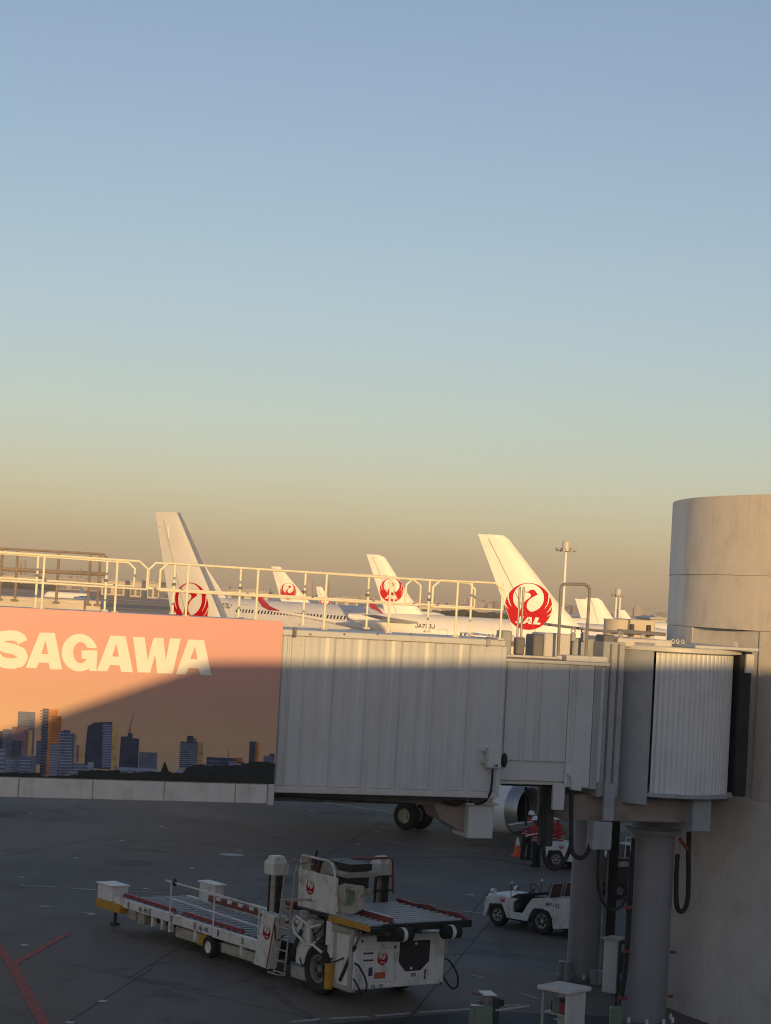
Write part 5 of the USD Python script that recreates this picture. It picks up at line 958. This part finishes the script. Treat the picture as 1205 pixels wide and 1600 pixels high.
# engine housing with decals
lb('engine_housing', (-1.1, 0, .0, 2.55, .36, 1.56), 'white_paint', ch=.02)
F_ = lambda x, y, o=.0: lp(540 + x / 5.738, 1390 + y / 5.738, 'x', o)
def fpoly(pts, name, mt_, o=.004, t=.004):
    p = [F_(*a, o) for a in pts]; g = G(); g.prism([(v[1], v[2]) for v in p], (o - .003, 0, 0), Y, Z, X, t); return Lo.part(name, g, mt_, smooth=False)
fpoly([(490, 462), (762, 450), (750, 640), (670, 725), (535, 735), (478, 655)], 'radiator_opening', 'machine_dark', .004); fpoly([(280, 412), (460, 408), (460, 466), (280, 470)], 'vent', 'machine_dark')
for a in ([(160, 568), (250, 563), (250, 578), (160, 584)], [(160, 630), (248, 626), (248, 640), (160, 646)]): fpoly(a, 'vent_slot', 'decal_dark')
fpoly([(258, 745), (356, 738), (354, 796), (256, 803)], 'warning_label', 'decal_orange'); fpoly([(208, 702), (244, 696), (238, 775), (203, 778)], 'notice_label', 'decal_purple'); fpoly([(585, 750), (632, 745), (632, 778), (585, 784)], 'notice_label', 'decal_grey'); fpoly([(708, 715), (722, 713), (716, 806), (704, 806)], 'vent_slot', 'decal_dark')
for a, b in (((130, 540), (440, 528)), ((440, 528), (436, 822)), ((130, 834), (436, 822)), ((130, 540), (130, 834)), ((262, 722), (386, 714))):
    g = G(); g.bar(F_(*a, .003), F_(*b, .003), .008, .006); Lo.part('door_seam', g, 'decal_grey')
flat_emblem(Lo, LF, (597.9, 1498), .145, 'x', .002); q = F_(228, 885, .003); g = G(); g.text('HL-90', .075, q, Y, Z, .003); Lo.part('lettering', g, 'decal_dark', smooth=False)
for x, y in ((588, 705), (635, 485), (445, 515), (852, 840), (152, 465)):
    q = F_(x, y, .006); g = G(); g.lathe([(0, .012), (.03, .01), (.035, 0)], q, (1, 0, 0), 12); Lo.part('knob', g, 'decal_white' if y in (705, 485) else 'decal_dark')
q = F_(920, 510, -.1); lb('tail_lamp', (q[0] - .1, q[0] + .05, 2.56, 2.68, q[2] - .18, q[2] + .2), 'cream_metal'); lt('hose', smooth_path([F_(890, 620), F_(930, 640), F_(985, 720), F_(1008, 800), F_(1000, 870), F_(960, 885), F_(920, 850), F_(880, 785)]), .022, 'rubber')
lt('hose', smooth_path([F_(80, 660, .1), F_(120, 690, .15), F_(165, 770, .2), F_(190, 850, .25), F_(180, 915, .3)]), .022, 'rubber'); lt('hose', smooth_path([F_(70, 800, .1), F_(100, 850, .12), F_(150, 950, .2)]), .02, 'rubber')
# front axle wheel, posts, guards
wheel(Lo, -1.42, .15, .60, .36, -1, .52, 'machine_grey', 6); wheel(Lo, -1.42, 2.3, .60, .36, 1, .52, 'machine_grey')
lb('frame_post', (-.84, -.72, -.02, .12, .45, 1.78), 'cream_metal'); lb('frame_post', (-.15, -.03, -.06, .06, .36, 1.62), 'cream_metal', ch=.01); lb('frame_head', (-.9, -.02, -.04, .1, 1.58, 1.72), 'cream_metal'); lb('frame_sill', (-.85, -.02, -.03, .1, .30, .42), 'cream_metal'); lb('frame_plate', (-1.12, -.9, -.05, .02, 1.2, 1.75), 'decal_white')
g = G(); g.cyl((-.82, -.1, .26), (-.82, -.1, .82), .10, n=18); Lo.part('safety_post', g, 'yellow_paint')
lb('oil_tank', (-2.45, -1.98, .05, .5, .55, 1.62), 'white_paint'); lb('tank_frame', (-1.93, -1.84, .0, .1, .3, 1.6), 'white_paint'); lb('tank_step', (-2.55, -1.9, .0, .5, .22, .5), 'cream_metal')
lt('guard_hoop', [(-1.35, -.05, 1.62), (-1.7, -.05, 1.50), (-2.35, -.05, 1.66), (-2.52, -.05, 1.5), (-2.4, -.05, 1.28), (-1.9, -.05, 1.08), (-1.6, -.05, 1.12), (-1.2, -.05, 1.0)], .032, 'white_paint')
lt('strut', [(-1.8, .02, 1.0), (-1.5, .02, 1.28)], .03, 'decal_white'); lb('rust_box', (-.7, -.2, .2, .6, .55, .95), 'red_rust')
for i, (x, z) in enumerate(((-3.0, 1.80), (-2.85, 1.84), (-2.2, 1.72), (-.6, 1.78), (-.35, 1.82))): lb('fitting', (x - .12, x + .12, .0, .25, z - .09, z + .09), 'red_rust' if i % 2 else 'cream_metal')

rr = random.Random(5)
for i in range(9):
    x0 = rr.uniform(-3.6, -1.0); y0 = rr.uniform(-.06, .2); z0 = rr.uniform(.5, 1.6); x1 = x0 + rr.uniform(.3, .9); z1 = z0 + rr.uniform(-.5, .3)
    lt('hydraulic_hose', smooth_path([(x0, y0, z0), ((x0 + x1) / 2, y0 - .06, min(z0, z1) - .14), (x1, y0, z1)], 5), .018, 'rubber', n=6)
for x, y in ((-2.7, .0), (-.5, .0)):
    g = G(); g.cyl((x, y, .5), (x + .5, y, 1.35), .05, n=12); rm = Lo.part('hydraulic_ram', g, 'machine_dark'); g = G(); g.cyl((x + .5, y, 1.35), (x + .72, y, 1.72), .026, n=10); Lo.part('ram_rod', g, 'chrome', rm)
for k in range(6): lb('deck_bracket', (-10.6 + k * 1.15, -10.52 + k * 1.15, .045, .06, .60, .76), 'machine_grey', ch=.004)

# ---------------------------------------------------------------- open baggage tractor
t0_, t1_ = gr(778, 1446), gr(847, 1463); TW = .68; ang = math.radians(136); port = np.array([-math.sin(ang), math.cos(ang)])
cc = ((t0_ + t1_) / 2)[:2] - port * TW; UF = Fr((cc[0], cc[1], 0), 136)
Tu = Thing('baggage_tractor', 'white open baggage tractor with maroon seats parked left of the grey steel column', 'baggage tractor', UF)
U = lambda x, y, yy=TW: UF.px(740 + x / 7.53, 1350 + y / 7.53, 'y', yy)
prof = [(150, 378), (345, 378), (430, 396), (520, 412), (470, 455), (470, 565), (580, 580), (640, 480), (700, 405), (800, 405), (1150, 418), (1150, 760), (940, 765), (928, 640), (890, 560), (820, 525), (720, 520), (680, 560), (634, 672), (396, 632), (375, 560), (335, 465), (190, 462), (165, 565), (132, 562), (135, 450), (150, 440)]
PP = [(v[0], v[2]) for v in (U(*p) for p in prof)]; sp_ = Polygon(PP).buffer(0)
for yy in (TW - .04, -TW - .02):
    g = G(); g.prism(sp_, (0, yy, 0), X, Z, Y, .06); Tu.part('side_panel', g, 'white_paint', label=None)
xf, xr = max(p[0] for p in PP), min(p[0] for p in PP); zh = U(300, 378)[2]; xc = U(520, 412)[0]; zr_ = U(900, 408)[2]; zs_ = U(560, 590)[2]
def ub(name, b, mt_, parent=None, ch=.02): g = G(); g.box(*b, ch); return Tu.part(name, g, mt_, parent)
W_ = TW - .045
hd = ub('hood', (xc + .1, xf - .02, -W_, W_, zh - .22, zh + .025), 'white_paint', ch=.05); ub('front_panel', (xf - .1, xf - .025, -W_, W_, zh - .5, zh - .225), 'white_paint'); ub('front_bumper', (xf - .06, xf + .05, -TW, TW, .22, .42), 'white_paint', ch=.03)
for s in (-1, 1):
    g = G(); g.lathe([(0, .03), (.07, .02), (.085, -.01), (.085, -.08), (0, -.08)], (xf - .13, s * (TW - .16), zh + .09), (1, 0, 0), 18); Tu.part('headlight', g, 'chrome'); 
    g = G(); g.tube([(xc + .28, s * (TW - .03), zh), (xc + .26, s * (TW - .0), zh + .30), (xc + .26, s * (TW + .0), zh + .36)], .012, 6); m_ = Tu.part('mirror_stalk', g, 'machine_dark'); g = G(); g.ball((xc + .26, s * TW, zh + .40), .055, 2, (.45, .9, 1.3)); Tu.part('mirror', g, 'chrome', m_)
g = G(); g.prism([(xc + .3, zh + .02), (xc + .02, zh + .16), (xc - .06, zh + .14), (xc - .02, zh - .3), (xc + .12, zh - .3)], (0, -W_, 0), X, Z, Y, 2 * W_); Tu.part('dashboard', g, 'machine_dark')
g = G(); g.tube([(xc + .05, .2, zh + .1), (xc - .22, .2, zh + .3)], .022, 8); sw = Tu.part('steering_column', g, 'machine_dark'); g = G(); ax_ = np.array([-.75, 0, .66]); u_ = np.cross(ax_, Y); g.tube([np.array([xc - .22, .2, zh + .3]) + .17 * (u_ * math.cos(t) + Y * math.sin(t)) for t in np.linspace(0, 2 * math.pi, 25)], .014, 6, False); Tu.part('steering_wheel', g, 'machine_dark', sw)
ub('floor', (xr + .1, xc + .3, -W_, W_, zs_ - .12, zs_ - .06), 'machine_dark'); ub('underbody', (xr + .3, xf - .3, -.4, .4, .2, zs_ - .13), 'machine_dark')
xs0 = U(700, 405)[0]
ub('seat_base', (xs0 - .42, xs0 + .02, -W_ + .02, W_ - .02, zs_ - .05, zr_ - .12), 'machine_dark'); ub('rear_deck', (xr + .02, xs0 - .42, -W_, W_, zr_ - .05, zr_ - .005), 'white_paint'); ub('rear_panel', (xr + .0, xr + .06, -W_, W_, .28, zr_ - .055), 'white_paint'); ub('rear_slot', (xr - .008, xr - .001, -.35, .35, zr_ - .32, zr_ - .2), 'decal_dark', ch=.002)
for s in (-1, 1):
    ub('seat_cushion', (xs0 - .40, xs0 + .05, s * .32 - .24, s * .32 + .24, zr_ - .115, zr_ - .02), 'seat_maroon', ch=.035)
    g = G(); g.prism([(0, 0), (.11, 0), (-.02, .42), (-.09, .42)], (xs0 - .50, s * .32 - .23, zr_ - .0), X, Z, Y, .46); sb_ = Tu.part('seat_back', g, 'seat_maroon'); g = G(); g.tube([(xs0 - .49, s * .32 - .25, zr_), (xs0 - .59, s * .32 - .25, zr_ + .4), (xs0 - .59, s * .32 + .25, zr_ + .4), (xs0 - .49, s * .32 + .25, zr_)], .022, 7); Tu.part('seat_frame', g, 'cream_metal', sb_)
xw0, xw1 = U(275, 610)[0], U(795, 700)[0]
for s in (-1, 1):
    wheel(Tu, xw0, s * (TW - .1), .33, .2, s, .58, 'cream_metal', 5); wheel(Tu, xw1, s * (TW - .1), .39, .24, s, .58, 'cream_metal', 6)
q = U(850, 492, TW + .022); g = G(); g.text('MY-21', .105, q, -X, Z, .003); Tu.part('lettering', g, 'decal_dark', smooth=False)
c = U(343, 418, TW + .024); g = G(); g.sheet(EMB, lambda v: c - v[:, :1] * .085 * X + v[:, 1:2] * .085 * Z + Y * .002); Tu.part('emblem', g, 'emblem_red', smooth=False)
g = G(); g.box(xr - .12, xr, -.06, .06, .34, .46, .01); Tu.part('tow_hook', g, 'machine_dark')
p = gr(905, 1362); copy_of(Tu, (p[0] + .3, p[1] + .6, 0), 150, 'second white baggage tractor, mostly hidden behind the grey steel column', 'baggage tractor')
p = gr(975, 1404); PF = Fr((p[0], p[1] + .4, 0), 30); T = Thing('power_unit', 'dark wheeled ground unit with pale panels, seen between the two steel columns', 'ground unit', PF)
g = G(); g.box(-.7, .75, -.4, .4, .42, 1.25, .04); T.part('body', g, 'machine_dark'); g = G(); g.box(-.62, -.1, -.415, -.402, 1.02, 1.2, .004); T.part('panel', g, 'cream_metal'); g = G(); g.box(.1, .62, -.43, -.402, .95, 1.1, .006); T.part('panel', g, 'decal_white'); g = G(); g.box(-.75, .8, -.45, .45, 1.254, 1.32, .02); T.part('cover', g, 'machine_grey'); g = G(); g.prism([(-.3, 1.33), (.45, 1.33), (.35, 1.62), (-.2, 1.7)], (0, -.3, 0), X, Z, Y, .55); T.part('hood', g, 'machine_dark')
for x_ in (-.45, .5):
    for y_ in (-.4, .4): wheel(T, x_, y_, .27, .16, -1 if y_ < 0 else 1, .5, 'machine_grey')
g = G(); g.tube([(-.3, -.42, 1.33), (-.28, -.42, 1.95), (.3, -.42, 2.0), (.32, -.42, 1.33)], .018, 6); T.part('frame', g, 'decal_white')

# ---------------------------------------------------------------- ground crew
def hullchain(js):
    out = []
    for a, b in js:
        s = [m3.Manifold.sphere(r, 14).translate(tuple(map(float, p))) for p, r in (a, b)]; out.append(m3.Manifold.batch_hull(s))
    return out
def fused(parts, ref=.03, it=6):
    m = m3.Manifold.batch_boolean(parts, m3.OpType.Add).refine_to_length(ref); me = m.to_mesh(); t = trimesh.Trimesh(me.vert_properties[:, :3], me.tri_verts); trimesh.smoothing.filter_taubin(t, iterations=it); return (np.array(t.vertices), np.array(t.faces))
def person(label, pos, deg, hands, lean=.06, legs=((.05, .04), (-.06, -.03)), head=(.03, 0)):
    """hands: (elbow, wrist) for left and right in the figure's frame (x ahead, y left)."""
    T = Thing('person', label, 'person', Fr((pos[0], pos[1], 0), deg)); V3 = np.array
    pel = V3([0, 0, .93]); che = V3([lean * .7, 0, 1.24]); sh = V3([lean, 0, 1.41]); nk = V3([lean + .01, 0, 1.50]); hc = V3([lean + .02 + head[0], head[1], 1.615])
    body, jac, tro, boots, gl = [], [], [], [], []
    def limb(lst, pts, rs, inf=0.): lst += hullchain([((pts[i], rs[i] + inf), (pts[i + 1], rs[i + 1] + inf)) for i in range(len(pts) - 1)])
    for inf, lst in ((0, body), (.028, jac)):
        lst.append(m3.Manifold.batch_hull([m3.Manifold.sphere(r + inf, 14).translate(tuple(map(float, p))) for p, r in ((pel + Y * .08, .105), (pel - Y * .08, .105), (che + Y * .10, .115), (che - Y * .10, .115))]))
        lst.append(m3.Manifold.batch_hull([m3.Manifold.sphere(r + inf, 14).translate(tuple(map(float, p))) for p, r in ((che + Y * .10, .115), (che - Y * .10, .115), (sh + Y * .16, .06), (sh - Y * .16, .06), (nk - Z * .02, .06))]))
    limb(body, [nk - Z * .05, hc - Z * .04], [.056, .055]); body.append(m3.Manifold.sphere(1, 22).scale((.098, .078, .115)).translate(tuple(map(float, hc)))); body.append(m3.Manifold.batch_hull([m3.Manifold.sphere(.05, 12).translate(tuple(map(float, hc + V3([.035, 0, -.07])))), m3.Manifold.sphere(.06, 12).translate(tuple(map(float, hc + V3([.02, 0, .0]))))]))
    body += hullchain([((hc + V3([.095, 0, .01]), .010), (hc + V3([.112, 0, -.028]), .015))])
    for s in (1, -1): body.append(m3.Manifold.sphere(1, 10).scale((.02, .012, .032)).translate(tuple(map(float, hc + V3([-.005, s * .08, -.01])))))
    for s, (k, a) in zip((1, -1), legs):
        hip = pel + V3([0, s * .09, -.02]); kn = V3([k, s * .10, .50]); an = V3([a, s * .105, .10])
        limb(body, [hip, kn, an], [.09, .058, .042]); limb(tro, [hip, kn, an + Z * .0], [.09, .060, .048], .024); tro.append(m3.Manifold.batch_hull([m3.Manifold.sphere(.115, 12).translate(tuple(map(float, pel + V3([0, yy, -.04])))) for yy in (-.07, .07)]))
        limb(boots, [an + V3([-.04, 0, -.05]), an + V3([.08, 0, -.055]), an + V3([.16, 0, -.068])], [.05, .045, .032]); limb(boots, [an + Z * .04, an + V3([-.02, 0, -.04])], [.055, .05])
    for s, (el, wr) in zip((1, -1), hands):
        el, wr = V3(el, float), V3(wr, float); so = sh + Y * s * .185
        limb(body, [so, el, wr], [.056, .044, .030]); limb(jac, [so, el, wr], [.060, .050, .040], .018)
        d = (wr - el) / np.linalg.norm(wr - el); sd = np.cross(d, Z); sd /= np.linalg.norm(sd); up = np.cross(sd, d); pm = wr + d * .075
        body.append(m3.Manifold.batch_hull([m3.Manifold.sphere(.014, 10).translate(tuple(map(float, wr + d * t + sd * w_))) for t, w_ in ((.01, .02), (.01, -.02), (.08, .034), (.08, -.034))]))
        for i, (w_, L_) in enumerate(((.031, .065), (.011, .078), (-.010, .072), (-.030, .055))):
            a_ = pm + sd * w_; b_ = a_ + (d * .75 - up * .45) * L_ * .55; c_ = b_ + (d * .15 - up * 1.0) * L_ * .5; limb(body, [a_, b_, c_], [.0095, .009, .008])
        th = wr + d * .03 + sd * s * .03; limb(body, [th, th + (d * .6 + sd * s * .6 - up * .3) * .04, th + (d * .9 + sd * s * .4 - up * .6) * .07], [.012, .011, .009])
    T.part('body', fused(body, .022, 4), 'skin', smooth=True); T.part('jacket', fused(jac, .035, 8), 'jacket_red', smooth=True); T.part('trousers', fused(tro, .035, 8), 'trousers_navy', smooth=True); T.part('boots', fused(boots, .03, 5), 'rubber', smooth=True)
    g = G(); th = np.linspace(0, math.pi / 2, 7); g.lathe([(.128, -.012), (.132, -.004)] + [(.118 * math.cos(t), .012 + .125 * math.sin(t)) for t in th], hc + Z * .035, (0, 0, 1), 26); h_ = T.part('helmet', g, 'helmet_white', smooth=60)
    g = G(); g.prism([(.08, -.09), (.17, -.05), (.185, 0), (.17, .05), (.08, .09)], hc + Z * .028, X, Y, Z, .012); T.part('helmet_peak', g, 'helmet_white', h_)
    g = G(); g.lathe([(.083, -.075), (.094, -.03), (.096, .03), (.09, .045)], hc + V3([-.012, 0, 0]), (0, 0, 1), 20, math.pi * .38, math.pi * 1.62, X); T.part('hair', g, 'hair_black')
    g = G()
    for s in (1, -1): g.ball(hc + V3([.088, s * .032, .018]), .010, 1, (.6, 1.2, .8))
    T.part('eyes', g, 'hair_black'); g = G(); g.ball(hc + V3([.083, 0, -.062]), .012, 1, (.5, 1.9, .5)); T.part('mouth', g, 'seat_maroon')
    for z in (.96, 1.06):
        c = pel + (che - pel) * (z - .93) / .31; g = G(); n_ = 30; g.add([V3([c[0] + (.156 if z > 1 else .152) * math.cos(t), c[1] + (.240 if z > 1 else .228) * math.sin(t), z + dz]) for dz in (-.02, .02) for t in 2 * math.pi * np.arange(n_) / n_], [[j, (j + 1) % n_, n_ + (j + 1) % n_, n_ + j] for j in range(n_)]); T.part('reflective_band', g, 'reflective', smooth=True)
    return T
pL, pM, pR = gr(821, 1343), gr(837, 1354.5), gr(871, 1352)
person('leftmost worker, in red jacket and white helmet, holding a pale board by the engine', pL, -25, (((.12, .28, 1.16), (.33, .22, 1.10)), ((.12, -.26, 1.15), (.33, -.16, 1.10))), .10, ((.10, .08), (-.06, -.10)))
person('worker in red jacket with pale reflective bands, middle of the three, holding a white rod', pM, 150, (((.06, .27, 1.14), (.27, .20, 1.08)), ((.10, -.27, 1.14), (.32, -.10, 1.12))), .05, ((.03, .02), (-.02, -.04)))
person('worker in red jacket and white helmet behind the hidden tractor, rightmost of the three', pR, 215, (((.10, .27, 1.16), (.31, .16, 1.10)), ((.10, -.27, 1.16), (.31, -.16, 1.10))), .12)
# what they hold, a cone
a, b, c, d = at(794, 1290, pL[1] - .25), at(832, 1284, pL[1] - .45), at(833, 1291, pL[1] - .4), at(803, 1300, pL[1] - .2)
BF = Fr((a[0], a[1], 0), 0); T = Thing('pale_board', 'pale grey board held level by the leftmost worker in front of the engine', 'board', BF); pts = [BF.loc(v) for v in (a, b, c, d)]
V = [p + n_ for n_ in (Z * 0, np.array([.02, .32, .03])) for p in pts]; g = G(); g.add(V, [[0, 1, 2, 3], [7, 6, 5, 4], [0, 4, 5, 1], [1, 5, 6, 2], [2, 6, 7, 3], [3, 7, 4, 0]]); T.part('board', g, 'decal_grey', smooth=False); g = G(); g.bar(pts[0] + Z * .01, pts[1] + Z * .01, .03, .03); T.part('edge', g, 'decal_white')
a, b = at(821, 1306.5, pM[1] - .35), at(850, 1300.5, pM[1] - .3); g = G(); g.cyl(a, b, .022, n=10); solo('white_rod', g, 'decal_white', 'white rod held across by the middle worker', 'rod')
pc = gr(808, 1338); CFr = Fr((pc[0], pc[1], 0), 10); T = Thing('traffic_cone', 'orange traffic cone with a white top standing left of the crew', 'traffic cone', CFr)
g = G(); g.box(-.2, .2, -.2, .2, 0, .04, .01); T.part('base', g, 'cone_orange'); g = G(); g.lathe([(.15, .04), (.085, .40)], n=24); T.part('lower_cone', g, 'cone_orange'); g = G(); g.lathe([(.0845, .402), (.055, .56)], n=24); T.part('white_sleeve', g, 'decal_white'); g = G(); g.lathe([(.054, .562), (.032, .68), (.0, .69)], n=24); T.part('top_cone', g, 'decal_white')

# ---------------------------------------------------------------- cabinet, cart and bits at the foot of the columns
pc = gr(883, 1640); KF = Fr((pc[0], pc[1], 0), -40)
T = Thing('shelf_cabinet', 'small grey concrete cabinet with slab top and open shelves, bottom edge right of centre', 'cabinet', KF)
zc_ = KF.px(883, 1553, 'y', 0)[2]; wl, wr_ = .66, .68
g = G(); g.box(-.06, 0, .0, wr_, 0, zc_, .01); T.part('side_panel', g, 'concrete_light'); g = G(); g.box(-wl, -.063, wr_ - .06, wr_, 0, zc_, .01); T.part('back_panel', g, 'concrete_light')
g = G(); g.box(-wl - .08, .08, -.08, wr_ + .08, zc_ + .003, zc_ + .09, .012); T.part('slab_top', g, 'concrete_light')
g = G(); g.box(-wl, -wl + .05, 0, .05, 0, zc_, .006); T.part('post', g, 'cream_metal'); g = G(); g.box(-wl + .01, -.065, .01, wr_ - .065, zc_ - .48, zc_ - .45, .006); T.part('shelf', g, 'cream_metal')
for (x, y, z, r_, mt_) in ((-.16, .14, .12, .08, 'red_rust'), (-.36, .2, .15, .10, 'machine_grey'), (-.52, .3, .1, .07, 'machine_dark'), (-.2, .42, .17, .12, 'cream_metal')):
    g = G(); g.box(x - r_, x + r_, y - r_, y + r_, zc_ - .449, zc_ - .45 + 2 * z, .02); T.part('stored_box', g, mt_)
pc = gr(775, 1625); QF = Fr((pc[0], pc[1], 0), 12); Q = lambda x, y, yy=0.: QF.px(x, y, 'y', yy)
T = Thing('equipment_cart', 'dark steel frame cart with a small box on top at the bottom edge', 'cart', QF)
def qb(name, x0, y0, x1, y1, d0, d1, mt_): a, b = Q(x0, y0, d0), Q(x1, y1, d0); g = G(); g.box(a[0], b[0], d0, d1, b[2], a[2], .008); T.part(name, g, mt_)
qb('box', 758, 1557, 775, 1576, .1, .5, 'machine_grey'); qb('box_lid', 757, 1554.5, 777, 1557, .05, .55, 'decal_white'); qb('side_plate', 742, 1572, 772, 1640, .02, .06, 'green_box'); qb('post', 772, 1560, 777, 1640, 0, .06, 'machine_dark'); qb('post', 734, 1578, 739, 1640, 0, .06, 'machine_grey'); qb('small_box', 780, 1562, 788, 1572, .4, .7, 'machine_dark')
g = G(); g.bar(Q(774, 1579, -.02), Q(828, 1572, -.02), .05, .04); T.part('bar', g, 'cream_metal'); g = G(); g.bar(Q(736, 1568, .3), Q(760, 1562, .3), .05, .04); T.part('bar', g, 'rail_grey'); g = G(); g.bar(Q(737, 1552, .6), Q(756, 1556, .5), .035, .03); T.part('bar', g, 'red_rust'); g = G(); g.bar(Q(736, 1570, .1), Q(756, 1573, .1), .06, .04); T.part('bar', g, 'decal_white'); g = G(); g.bar(Q(778, 1572, .5), Q(813, 1571, .5), .04, .03); T.part('bar', g, 'cream_metal')
for (x, y, w, h, r_) in ((876, 1530, 0, 28, .085), (886, 1533, 0, 30, .095), (925, 1532, 0, 22, .10), (934, 1533, 0, 22, .09)):
    p = gr(x, y); h_ = h / FOC * p[1]; g = G(); g.lathe([(0, h_), (r_ * .9, h_), (r_, h_ - .02), (r_, .01), (0, .01)], (p[0], p[1] - .55 if x > 900 else p[1], 0), n=20)
    solo('pipe_stub', g, 'column_grey', {876: 'short grey pipe stub with open top, left one of two left of the slim column', 886: 'short grey pipe stub nearest the viewer left of the slim column', 925: 'short pale pipe stub in front of the slim column', 934: 'short pale pipe stub against the control box'}[x], 'pipe stub')
p = gr(962, 1612); g = G(); g.box(p[0] - .12, p[0] + .14, p[1], p[1] + .3, 0, .5, .02); solo('green_box', g, 'green_box', 'small green box at the foot of the thick steel column', 'box')
